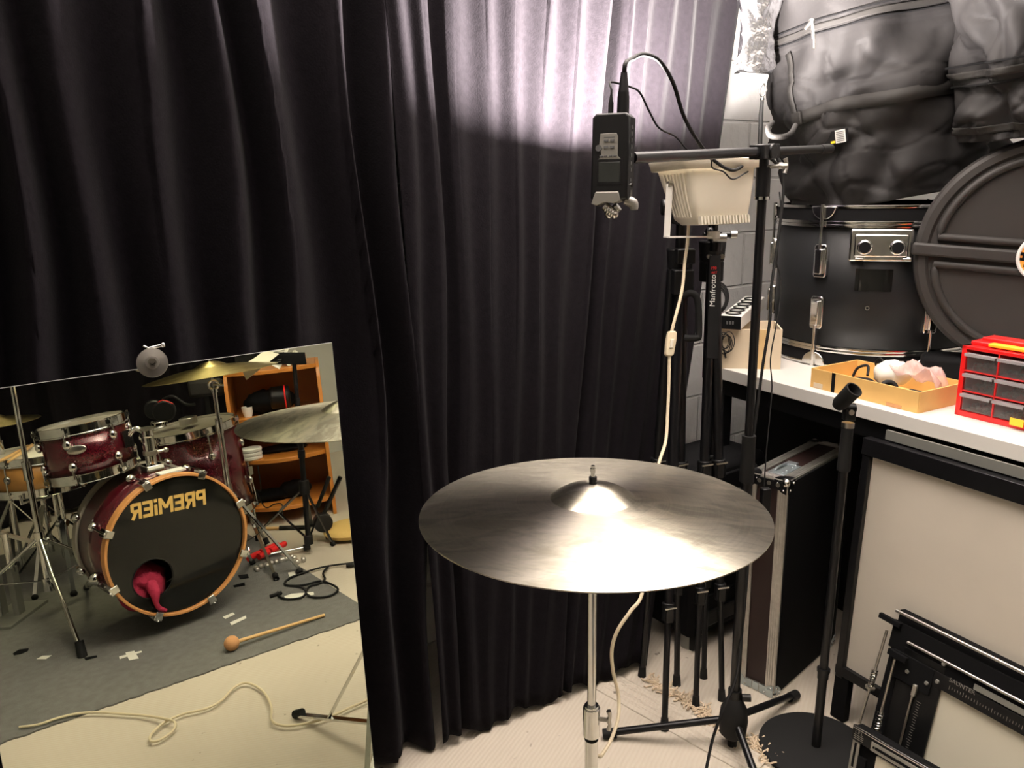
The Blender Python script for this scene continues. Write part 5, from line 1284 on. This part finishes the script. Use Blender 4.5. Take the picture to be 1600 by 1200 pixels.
# drumsticks on the snare
for k in range(2):
    a = tc3+V(.05, -.10, .018)+V(.02, .0, 0)*k; b2 = a+unit(V(-.75, .5, 0.02))*.30+V(0, .03*k, 0)
    MB_ = MB(); MB_.tube([a, b2, b2+unit(b2-a)*.06, b2+unit(b2-a)*.075], [.007, .007, .004, .005], 10); tag(MB_.build('drumstick', 'stick', loc=a), ('upper', 'lower')[k]+' of two wooden drumsticks lying on the snare drum in the mirror', 'drumstick', 'drumsticks on the snare drum')
# cymbals of the kit
cc1 = dm(331, 584, 3.16); 
def tilt(d_, g): return unit(UPZ+unit(V(d_)*[1, 1, 0])*g)
rt_m = unit((dm(430, 586, 2.62)-dm(230, 586, 2.62)))      # to the right in the mirror image
tw = unit((VE-cc1)*[1, 1, 0])
n1_ = unit(UPZ - rt_m*.06 + tw*-.03)
cymbal('crash_cymbal', 'bright bronze crash cymbal above the kick drum in the mirror, at its top edge', cc1, n1_, .256, 'brass', bow=.030, bell=.020)
cs1 = thing('cymbal_stand', 'chrome cymbal stand behind the kick drum carrying the bright crash cymbal, in the mirror', 'cymbal stand', (cc1[0], cc1[1], 0))
b = V(cc1[0], cc1[1], 0)
MB().cyl(cc1-UPZ*.06, cc1+n1_*.075, .0040).build('rod', 'chrome', cs1)
MB().ring(cc1-UPZ*.045, tw, .018, .005, 20, 8).cyl(cc1-UPZ*.045, cc1-UPZ*.045+rt_m*.04, .005).build('tilter', 'chrome', cs1)
MB().cyl(b+UPZ*.62, cc1-UPZ*.06, .0085).cyl(b+UPZ*.60, b+UPZ*.66, .014).cyl(cc1-UPZ*.075, cc1-UPZ*.06, .013).build('upper_tube', 'chrome', cs1)
MB().cyl(b+UPZ*.10, b+UPZ*.62, .0115).cyl(b+UPZ*.34, b+UPZ*.39, .017).build('lower_tube', 'chrome', cs1)
for k in range(3):
    a = radians(200+120*k); d = V(cos(a), sin(a), 0); lg = MB().bar(b+UPZ*.37, b+d*.26+UPZ*.02, .016, .005).bar(b+UPZ*.12, b+d*.13+UPZ*.19, .012, .004).build('leg', 'chrome', cs1); MB().sphere(b+d*.26+UPZ*.014, .014).build('rubber_foot', 'rubber', lg)
q5 = fm(398, 852, 0); s5 = thing('cymbal_stand', 'thin chrome stand between the kick drum and the jingle sticks, in the mirror', 'cymbal stand', q5)
t5 = dm(361, 700, pm(q5)[2]-.03); MB().cyl(q5+UPZ*.12, t5, .0075).cyl(q5+(t5-q5)*.55, q5+(t5-q5)*.62, .013).build('pole', 'chrome', s5)
for x, y in ((432, 905), (418, 850), (372, 842)):
    f_ = fm(x, y, .012); lg = MB().bar(q5+(t5-q5)*.42, f_, .012, .005).build('leg', 'chrome', s5); MB().cyl(f_+unit(q5+UPZ*.2-f_)*.03, f_, .012).build('rubber_foot', 'rubber', lg)
# near chrome stand, left in the mirror
ft_ = fm(128, 1022, .012)
pl_ = fm(84, 962, 0)
s3 = thing('cymbal_stand', 'chrome boom cymbal stand in front of the drum kit, at the left of the mirror', 'cymbal stand', pl_)
tp_ = None
zt3 = 1.18; ax3 = None
x3 = dm(21, 612, pm(pl_)[2]-.10); ax3 = unit(x3-pl_)
MB().cyl(pl_+ax3*.12, pl_+ax3*.56, .0115).cyl(pl_+ax3*.53, pl_+ax3*.60, .016).build('lower_tube', 'chrome', s3)
MB().cyl(pl_+ax3*.56, pl_+ax3*1.02, .009).cyl(pl_+ax3*.98, pl_+ax3*1.05, .014).build('middle_tube', 'chrome', s3)
MB().cyl(pl_+ax3*1.02, pl_+ax3*1.25, .007).build('upper_tube', 'chrome', s3)
f2 = (ft_-pl_)*[1, 1, 0]; L3 = np.linalg.norm(f2); a03 = math.atan2(f2[1], f2[0])
for k in range(3):
    a = a03+2*pi/3*k; d = V(cos(a), sin(a), 0)
    lg = MB().tube([pl_+UPZ*.30+d*.015, pl_+d*L3*.30+UPZ*.20, pl_+d*L3*.6+UPZ*.13, pl_+d*(L3+.0)+UPZ*.02], .008, 10).bar(pl_+UPZ*.14+d*.01, pl_+d*L3*.42+UPZ*.155, .010, .004).build('leg', 'chrome', s3)
    MB().cyl(pl_+d*(L3-.012)+UPZ*.055, pl_+d*(L3+.004)+UPZ*.0, .014, .016).build('rubber_foot', 'rubber', lg)
MB().cyl(pl_+ax3*.10, pl_+ax3*.15, .019).cyl(pl_+ax3*.28, pl_+ax3*.33, .019).sphere(pl_+ax3*.30+rt_m*.03, .009).cyl(pl_+ax3*.30, pl_+ax3*.30+rt_m*.03, .004).build('leg_collar', 'chrome', s3)
# hi-hat cymbal at the left edge
hc = dm(-6, 661, 3.35)
cymbal('hi_hat_cymbal', 'yellow-bronze hi-hat cymbal cut off by the left edge of the mirror', hc, unit(UPZ-rt_m*.02), .165 , 'brass', bow=.02, bell=.016)
hs = thing('hi_hat_stand', 'grey and chrome hi-hat stand with a footboard at the far left of the mirror', 'cymbal stand', (hc[0], hc[1], 0)); b = V(hc[0], hc[1], 0)
MB().cyl(b+UPZ*.05, hc+UPZ*.10, .006).cyl(b+UPZ*.05, b+UPZ*.62, .012).build('pole', 'chrome', hs)
for k in range(3):
    a = radians(60+120*k); d = V(cos(a), sin(a), 0); lg = MB().bar(b+UPZ*.36, b+d*.25+UPZ*.02, .016, .005).build('leg', 'chrome', hs); MB().sphere(b+d*.25+UPZ*.014, .014).build('rubber_foot', 'rubber', lg)
# double pedal tower left
pd = fm(20, 965, 0); pr_ = rt_m*[1, 1, 0]; pr_ = unit(pr_)
pk_ = thing('pedal', 'grey metal drum pedal with twin spring towers standing at the left of the mirror', 'pedal', pd)
for sx in (-.035, .03): 
    MB().box(pd+pr_*sx+UPZ*.10, (.012, .020, .10), [pr_, np.cross(UPZ, pr_), UPZ]).build('tower', 'greyb', pk_, bevel=.003)
    MB().cyl(pd+pr_*sx+UPZ*.18, pd+pr_*sx+UPZ*.32, .013).build('spring_tube', 'chrome', pk_)
    MB().cyl(pd+pr_*sx+UPZ*.32, pd+pr_*sx+UPZ*.335, .017).build('cap', 'chrome', pk_)
MB().box(pd+UPZ*.008, (.07, .12, .008), [pr_, np.cross(UPZ, pr_), UPZ]).build('base_plate', 'greyb', pk_, bevel=.002)
MB().bar(pd+UPZ*.35-pr_*.02, pd+pr_*.16+UPZ*.28, .012, .012).cyl(pd+UPZ*.33, pd+UPZ*.37, .018).build('linkage', 'dullchrome', pk_)
# kick pedal + hardware behind the kick
kp = KF-KD*(KL+.06)-KX*0; kp[2] = 0
kpd = thing('pedal', 'chrome kick pedal behind the kick drum, in the mirror', 'pedal', kp)
MB().bar(kp+UPZ*.02, kp-KD*.26+UPZ*.06, .09, .008).build('footboard', 'chrome', kpd, bevel=.002)
MB().cyl(kp+KX*.05, kp+KX*.05+UPZ*.22, .009).cyl(kp-KX*.05, kp-KX*.05+UPZ*.22, .009).cyl(kp-KX*.06+UPZ*.21, kp+KX*.06+UPZ*.21, .007).build('frame', 'chrome', kpd)
MB().cyl(kp+UPZ*.20, kp+UPZ*.34, .004).sphere(kp+UPZ*.34+KD*.01, .022).build('beater', 'felt', kpd)
# another chrome stand between snare and kick
q2 = fm(112, 905, 0); s4 = thing('cymbal_stand', 'low chrome double-tube stand left of the kick drum, in the mirror', 'cymbal stand', q2)
for sx in (-.012, .012): MB().cyl(q2+pr_*sx+UPZ*.10, q2+pr_*sx+UPZ*.48, .009).build('tube', 'chrome', s4)
MB().box(q2+UPZ*.47, (.03, .018, .018), [pr_, np.cross(UPZ, pr_), UPZ]).cyl(q2+UPZ*.47, q2+UPZ*.60, .008).cyl(q2+UPZ*.50-pr_*.05, q2+UPZ*.50+pr_*.06, .005).cyl(q2+UPZ*.25-pr_*.02, q2+UPZ*.25+pr_*.025, .016).build('clamp', 'chrome', s4, bevel=.002)
for k in range(3):
    a = radians(10+120*k); d = V(cos(a), sin(a), 0); lg = MB().bar(q2+UPZ*.28, q2+d*.24+UPZ*.02, .016, .006).build('leg', 'blackm', s4); MB().sphere(q2+d*.24+UPZ*.014, .014).build('rubber_foot', 'rubber', lg)
# headphones on the low tom
hp_ = tc2+rt_m*-.10+UPZ*.075+tw*.0
hh_ = thing('headphones', 'black headphones with a thin red line resting on the larger red tom, in the mirror', 'headphones', hp_-UPZ*.05)
MB().cyl(hp_-tw*.02, hp_+tw*.02, .048, n=28).build('ear_cup', 'black', hh_, bevel=.008)
MB().cyl(hp_-rt_m*.05-tw*.10-UPZ*.01, hp_-rt_m*.05-tw*.14-UPZ*.01, .044, n=28).build('ear_cup', 'black', hh_, bevel=.008)
MB().tube([hp_+UPZ*.05, hp_+rt_m*.05+UPZ*.065, hp_+rt_m*.10+UPZ*.03, hp_+rt_m*.14+UPZ*.03], .006, 8, 6).build('headband', 'black', hh_)
MB().tube([hp_+tw*.02-rt_m*.04+UPZ*.025, hp_+tw*.02+UPZ*.050, hp_+tw*.02+rt_m*.045+UPZ*.035], .0020, 6, 6).build('red_line', 'redtext', hh_)
mb = MB(); qq_ = tc2-rt_m*.13+tw*.02; mb.ring(qq_+UPZ*.03, UPZ, .035, .003, 28, 6); mb.ring(qq_+UPZ*.008, UPZ, .028, .003, 28, 6)
for k in range(6): mb.cyl(qq_+UPZ*.03+V(.035*cos(k), .035*sin(k), 0), qq_+UPZ*.008+V(.028*cos(k), .028*sin(k), 0), .0018)
tag(mb.build('cup_holder', 'chrome'), 'small chrome wire cup holder clamped beside the headphones, in the mirror', 'holder')
MB_ = MB(); MB_.box(tc2+UPZ*.035+rt_m*.0-tw*-.02, (.028, .035, .016), [pr_, np.cross(UPZ, pr_), UPZ]); tag(MB_.build('metal_tin', 'dullchrome', bevel=.004), 'shiny metal tin on the larger red tom next to the headphones, in the mirror', 'tin')

# ------------------------------------------------------------------ grey carpet, tapes, mallet, bits
pa, pb_ = fm(48, 1147), fm(400, 1025); pc1, pc2 = fm(553, 940), fm(445, 872)
d1 = unit(pb_-pa); d2 = unit(pc2-pc1)
tt = np.linalg.solve(np.array([[d1[0], -d2[0]], [d1[1], -d2[1]]]), (pc1-pa)[:2]); cor = pa+d1*tt[0]
A_ = pa-d1*.35; B_ = cor; C_ = cor+d2*1.95; D_ = A_+d2*1.95
pts = []
r = random.Random(1)
for i in range(90): t = i/90; p = A_+(B_-A_)*t; pts.append(p+V(-d1[1], d1[0], 0)*r.uniform(-.004, .004))
pts += [B_, C_, D_]
cp = MB().prism([(p[0], p[1]) for p in pts], (0, 0, .0), (1, 0, 0), (0, 1, 0), UPZ, .005)
tag(cp.build('carpet', 'carpet', smooth=0, loc=(0, 0, 0)), 'thin grey carpet with a ragged edge under the drum kit, in the mirror', 'carpet')
ct = .0055
def tape(pxs, m, label, grp=None, z=ct):
    P_ = [fm(x, y, z) for x, y in pxs]; o = P_[0]
    mb = MB(); mb.prism([(p[0]-o[0], p[1]-o[1]) for p in P_], o, (1, 0, 0), (0, 1, 0), UPZ, .0007)
    return tag(mb.build('tape_strip', m, smooth=0), label, 'tape', grp)
tape([(187, 1030), (222, 1019), (221, 1017), (186, 1026)], 'paper', 'narrow strip of the white tape cross on the grey carpet, in the mirror')
tape([(196, 1020), (210, 1017), (217, 1029), (202, 1032)], 'paper', 'wide strip of the white tape cross on the grey carpet, in the mirror', z=ct+.0009)
tape([(57, 1030), (66, 1025), (81, 1024), (72, 1030)], 'paper', 'small white tape diamond at the left of the grey carpet, in the mirror')
tape([(20, 1021), (30, 1015), (45, 1013), (44, 1017), (33, 1022), (22, 1024)], 'matte', 'black tape patch at the far left of the grey carpet, in the mirror')
tape([(131, 1028), (151, 1024), (152, 1027), (134, 1032)], 'matte', 'black tape strip beside the front stand foot, in the mirror')
tape([(348, 964), (364, 957), (367, 960), (352, 967)], 'paper', 'shorter of two white tape strips on the carpet beside the kick drum, in the mirror')
tape([(359, 973), (384, 962), (385, 966), (362, 977)], 'paper', 'longer of two white tape strips on the carpet beside the kick drum, in the mirror')
tape([(450, 895), (460, 893), (462, 898), (452, 901)], 'paper', 'short white tape piece near the carpet corner, in the mirror')
tape([(444, 932), (455, 928), (490, 925), (491, 929), (460, 937), (447, 936)], 'paper', 'white tape piece under the coiled black cable, in the mirror')
tape([(372, 899), (387, 897), (389, 903), (375, 905)], 'matte', 'upper of two black tape patches behind the kick drum hoop, in the mirror')
tape([(364, 915), (382, 910), (383, 915), (366, 918)], 'matte', 'lower of two black tape patches behind the kick drum hoop, in the mirror')
ma = fm(362, 1005, .030); mz = fm(507, 961, .012)
ml = thing('mallet', 'mallet with a brown felt ball lying on the grey carpet, in the mirror', 'mallet', ma-UPZ*.026)
d = unit(mz-ma); MB().sphere(ma, .0245, 24, 16).build('felt_ball', 'felt', ml); MB().cyl(ma+d*.015, mz, .0062, .0052).build('stick', 'stick', ml)
# black cable coil
P_ = [(552, 880), (530, 882), (505, 886), (480, 893), (455, 902), (445, 911), (452, 915), (475, 914), (500, 908), (520, 914), (528, 922), (515, 931), (490, 933), (478, 926), (484, 916), (500, 911), (508, 905), (505, 895), (514, 884)]
mb = MB(); mb.tube([fm(x, y, .012) for x, y in P_], .0042, 8, 8); mb.tube([fm(x, y, .012) for x, y in [(455, 915), (470, 917), (478, 923), (472, 933), (450, 936), (436, 932), (434, 925)]], .0042, 8, 8)
mb.cyl(fm(541, 883, .014), fm(556, 881, .014), .010); mb.cyl(fm(440, 926, .012), fm(422, 932, .012), .007)
tag(mb.build('coiled_cable', 'rubber'), 'black cable lying in loops on the carpet corner, in the mirror', 'cable')
# jingle sticks with red handles
for i, (a, b, lab) in enumerate((((388, 873), (432, 851), 'red-handled jingle stick lying nearer the kick drum, in the mirror'), ((404, 870), (444, 850), 'red-handled jingle stick, the farther of two on the floor in the mirror'))):
    a = fm(*a, .02+.012*i); b = fm(*b, .02+.012*i); js = thing('jingle_stick', lab, 'percussion instrument', (a+b)/2*[1, 1, 0]); d = unit(b-a)
    MB().cyl(a, a+(b-a)*.38, .0135).cyl(a+(b-a)*.45, b, .0135).sphere(b, .0135).build('handle', 'redrubber', js)
    for k in range(4):
        p = fm(400+16*k+8*i, 888-5*k-3*i, .012); MB().sphere(p, .0115, 14, 10).build('bell', 'alu', js)
for k, (x, y) in enumerate(((443, 874), (460, 872), (464, 878), (474, 874), (418, 884), (402, 890))):
    o = MB(); o.sphere(fm(x, y, .0125), .0118, 14, 10); tag(o.build('jingle_bell', 'alu'), ('leftmost', 'second', 'third', 'fourth', 'fifth', 'rightmost')[(2, 3, 4, 5, 1, 0)[k]]+' from the left of the loose silver jingle bells on the mirrored floor' if k != 3 and k != 5 else ('rightmost' if k == 3 else 'leftmost')+' of the loose silver jingle bells on the mirrored floor', 'bell', 'loose jingle bells')
# horizontal chrome leg with black end on floor beyond
mb = MB(); a = fm(412, 868, .02); b = fm(474, 856, .02)
rd_ = thing('metal_rod', 'chrome rod with a black rubber end lying behind the jingle sticks, in the mirror', 'rod', b-UPZ*.02)
MB().cyl(a, b, .007).build('rod', 'chrome', rd_); MB().cyl(b, b+unit(b-a)*.03, .014, .013).build('rubber_end', 'rubber', rd_)
a = fm(405, 826, .01); b = fm(437, 825, .01); c_ = fm(484, 824, .01)
bk = thing('beater', 'wooden stick with a long black grip before the shelf, in the mirror', 'drumstick', (a+c_)/2*[1, 1, 0])
MB().cyl(a, b, .007).build('stick', 'stick', bk); MB().cyl(b, c_, .011).build('grip', 'rubber', bk)
q = fm(548, 838, .0); MB_ = MB(); MB_.sphere(q+UPZ*.035, .12, 28, 12, (1, 1, .3)); tag(MB_.build('straw_cushion', 'yellowcloth'), 'yellow straw cushion on the floor at the right edge of the mirror', 'cushion')

# ------------------------------------------------------------------ corner shelf
sR = fm(522, 812, 0); sL = fm(392, 822, 0)
sR = fm(524, 803, 0); sL = fm(386, 814, 0)
sy_ = unit((sR-VE)*[1, 1, 0]); sx_ = V(-sy_[1], sy_[0], 0)
if sx_ @ (sR-sL) < 0: sx_ = -sx_
WS = float((sR-sL) @ sx_); sL = sR-sx_*WS; Ds = .34
mid_ = (sL+sR)/2
zS = lambda px, py, p: zat(p[:2], py, True)
ztop = zS(0, 568, sR); zs = [zS(0, 775, sR)*.98, zS(0, 703, sR), zS(0, 640, sR)]
sh_ = thing('corner_shelf', 'orange wooden corner shelf with curved shelves full of odds and ends, in the mirror', 'shelf', mid_+sy_*Ds/2)
for p in (sL, sR):
    pol = [(0, .0), (0, ztop-.08), (.03, ztop-.02), (.08, ztop), (Ds, ztop), (Ds, 0)]
    MB().prism(pol, p-sx_*.009, sy_, UPZ, sx_, .018).build('side_panel', 'orangewood', sh_, bevel=.002)
MB().box(mid_+sy_*Ds+UPZ*ztop/2, (WS/2, .004, ztop/2), [sx_, sy_, UPZ]).build('back_panel', 'orangewood', sh_)
def curved(zz, nm):
    pol = [(-WS/2+.009, Ds), (WS/2-.009, Ds)]+[(WS/2-.009-(WS-.018)*i/24, .02-.075*sin(pi*i/24)) for i in range(25)]
    return MB().prism(pol[::-1], mid_+UPZ*(zz-.02), sx_, sy_, UPZ, .02).build(nm, 'orangewood', sh_, bevel=.002)
for z_ in zs+[ztop]: curved(z_, 'shelf_board')
def onsh(px, k, v_=.12):   # point on shelf k below a column of the mirror image
    best = None
    for i in range(61):
        p = mid_+sx_*(-WS/2+WS*i/60)+sy_*v_+UPZ*zs[k]; e = abs(pm(p)[0]-px)
        if best is None or e < best[0]: best = (e, p)
    return best[1]
p = onsh(387, 2, .06); MB_ = MB(); MB_.lathe([(.018, 0), (.026, .03), (.028, .05), (.024, .05), (.02, .01), (0, .01)], p, n=24); tag(MB_.build('cup', 'wtext'), 'small white cup on the upper shelf of the corner shelf, in the mirror', 'cup')
p = onsh(394, 1, .03); MB_ = MB()
for k in range(3): tag(MB().lathe([(0, 0), (.048, 0), (.052, .004), (.052, .014), (.048, .018), (0, .018)], p+UPZ*.019*k, n=32).build('round_tin', 'wtext'), ('bottom', 'middle', 'top')[k]+' one of three stacked white round tins on the middle shelf, in the mirror', 'tin', 'stacked round tins')
p = onsh(425, 2, .10); MB_ = MB(); MB_.sphere(p+UPZ*.06, .07, 24, 14, (1.8, 1.0, .85), (sx_, sy_, UPZ)); o = MB_.build('black_bag', 'matte'); tag(o, 'dark bag lying on the upper shelf, in the mirror', 'bag'); q = o.modifiers.new('d', 'DISPLACE'); q.texture = t_; q.strength = .03
p = onsh(446, 2, .05); MB_ = MB(); MB_.cyl(p+UPZ*.08-sx_*.06, p+UPZ*.08+sx_*.035, .055, n=28); o = MB_.build('round_case', 'black', bevel=.01); tag(o, 'black round case with a red band on the upper shelf, in the mirror', 'case'); LOC[o.name] = tuple(o.location)
MB().ring(p+UPZ*.08+sx_*.012, sx_, .056, .004, 32, 6).build('red_band', 'redtext', o)
for (px, k, sc, lab) in ((425, 0, (2.6, 1.2, .5), 'heap of black cables on the bottom shelf, in the mirror'), (462, 0, (1.5, 1.1, .8), 'black lumpy bag at the right of the bottom shelf, in the mirror'), (440, 1, (2.4, .9, .32), 'flat dark case on the middle shelf, in the mirror')):
    p = onsh(px, k, .12); MB_ = MB(); MB_.sphere(p+UPZ*.05*sc[2]*1.0, .055, 24, 14, sc, (sx_, sy_, UPZ)); o = MB_.build('dark_bundle', 'matte'); tag(o, lab, 'bundle'); q = o.modifiers.new('d', 'DISPLACE'); q.texture = t_; q.strength = .015
mb = MB(); a = onsh(440, 0, -.03); mb.tube([onsh(401, 1, -.055)+UPZ*-.02, onsh(401, 1, -.06)-UPZ*.14, onsh(404, 0, -.05)+UPZ*.10, onsh(415, 0, -.05)+UPZ*.01, onsh(430, 0, -.02)+UPZ*.01, onsh(440, 0, -.05)+UPZ*.01, a-UPZ*.05-sy_*.03], .003, 6, 8); tag(mb.build('thin_cable', 'rubber'), 'thin black cable dangling down the front of the corner shelf, in the mirror', 'cable')
p = mid_+sx_*.10+sy_*.10+UPZ*ztop
a = dm(470, 553, pm(p)[2]); mb = MB()
G = [[p+sx_*x+sy_*y+UPZ*(.012+.02*sin(x*40+y*17)+.012*sin(x*90)+.02) for y in np.linspace(-.08, .08, 10)] for x in np.linspace(-.06, .07, 14)]
mb.grid(np.array(G)); tag(mb.build('crumpled_paper', 'paper', solid=.001), 'crumpled white wrapper on top of the corner shelf, in the mirror', 'paper')

# ------------------------------------------------------------------ music stand with sheets
mb_ = fm(484, 868, 0)
msd = thing('music_stand', 'black music stand holding white sheets in front of the corner shelf, in the mirror', 'music stand', mb_)
tpm = dm(459, 560, pm(mb_)[2]-.06); mx_ = unit(tpm-mb_)
hl = np.linalg.norm(tpm-mb_)
MB().cyl(mb_+mx_*.06, mb_+mx_*hl*.80, .0115).build('lower_tube', 'blackm', msd); MB().cyl(mb_+mx_*hl*.5, tpm, .009).cyl(mb_+mx_*hl*.50, mb_+mx_*hl*.54, .016).cyl(mb_+mx_*hl*.70, mb_+mx_*hl*.74, .018).build('upper_tube', 'blackm', msd)
MB().cyl(mb_+mx_*.27, mb_+mx_*.33, .022).cyl(mb_+mx_*.05, mb_+mx_*.09, .020).build('hub', 'black', msd, bevel=.002)
for k, (x, y) in enumerate(((404, 832), (487, 820), (520, 850))):
    f_ = fm(x, y, .01); d = (f_-mb_)*[1, 1, 0]
    lg = MB().bar(mb_+mx_*.30, f_, .016, .006).bar(mb_+mx_*.07, mb_+d*.5+UPZ*.15, .010, .004).build('leg', 'blackm', msd); MB().sphere(f_+UPZ*.003, .013).build('rubber_foot', 'rubber', lg)
dp_ = pm(tpm)[2]
MB().box(tpm-rt_m*.10, (.15, .01, .025), [rt_m, unit(tw+UPZ*.2), unit(UPZ-tw*.2)]).build('desk', 'matte', msd)
for i, (qd, lab) in enumerate((([(371, 562), (418, 548), (436, 553), (385, 594)], 'white music sheet sticking down behind the crash cymbal, in the mirror'), ([(421, 550), (452, 544), (437, 577), (417, 567)], 'white sheet of music standing upright on the music stand, in the mirror'), ([(370, 566), (412, 552), (425, 556), (388, 568)], 'white sheet of music lying flat on the music stand, in the mirror'))):
    P_ = [dm(x, y, dp_+.012*i-.01*j) for j, (x, y) in enumerate(qd)]; mb = MB(); mb.add(P_, [(0, 1, 2, 3)])
    o = mb.build('sheet_music', 'paper', solid=.0008, smooth=0); tag(o, lab, 'paper'); LOC[o.name] = tuple(o.location)
    if i == 1:
        u_ = unit(P_[1]-P_[0]); w_ = unit(P_[3]-P_[0]); n_ = unit(np.cross(u_, w_)); n_ = n_ if n_ @ (VE-P_[0]) > 0 else -n_
        mm = MB()
        for k in range(6): c_ = P_[0]*(.5*(1-k/7))+P_[1]*(.5*(1-k/7))+(P_[2]*.5+P_[3]*.5)*(k/7); mm.box(c_+n_*.001+(w_*.006), (np.linalg.norm(P_[1]-P_[0])*.30, .0012, .0003), [u_, unit(np.cross(n_, u_)), n_])
        mm.build('printed_staves', 'key', o)
# round knob base of another stand right of the music stand
q = fm(513, 845, 0); fs = thing('folded_stand', 'black folded stand with a round clutch knob, at the right edge of the mirror', 'stand', q)
MB().tube([q+UPZ*.01, q+UPZ*.10+rt_m*-.02, q+UPZ*.30+rt_m*.09], .010, 10).build('pole', 'blackm', fs); MB().cyl(q+UPZ*.09-tw*.02-rt_m*.015, q+UPZ*.09+tw*.03-rt_m*.015, .042, n=28).build('clutch_knob', 'black', fs, bevel=.004)
MB().cyl(q+UPZ*.30+rt_m*.04, q+UPZ*.16-rt_m*.03, .009).build('leg', 'blackm', fs)
# chair behind the kit
ch_c = dm(322, 606, 4.0); cz = ch_c[2]
chr_ = thing('drum_throne', 'dark grey seat with a rounded backrest behind the larger red tom, in the mirror', 'chair', (ch_c[0], ch_c[1], 0)); b = V(ch_c[0], ch_c[1], 0)
MB().box(ch_c, (.09, .02, .045), [pr_, np.cross(UPZ, pr_), UPZ]).build('backrest', 'case', chr_, bevel=.03)
MB().cyl(b+UPZ*.45-tw*-.12, b+UPZ*.52-tw*-.12, .17, n=40).build('seat', 'case', chr_, bevel=.02)
MB().cyl(b+UPZ*.05+tw*.12, b+UPZ*.45+tw*.12, .022).bar(b+UPZ*.46, ch_c, .03, .01).build('post', 'blackm', chr_)
for k in range(3): a = radians(20+120*k); d = V(cos(a), sin(a), 0); MB().bar(b+tw*.12+UPZ*.22, b+tw*.12+d*.25+UPZ*.02, .02, .008).build('leg', 'blackm', chr_)

# ------------------------------------------------------------------ lamps out of the frame
kp2 = V(KITL)
cl_ = thing('ceiling_panel', 'flat ceiling lamp above the drum kit', 'lamp', kp2)
MB().box(kp2+UPZ*.018, (.48, .28, .010)).build('housing', 'white', cl_)
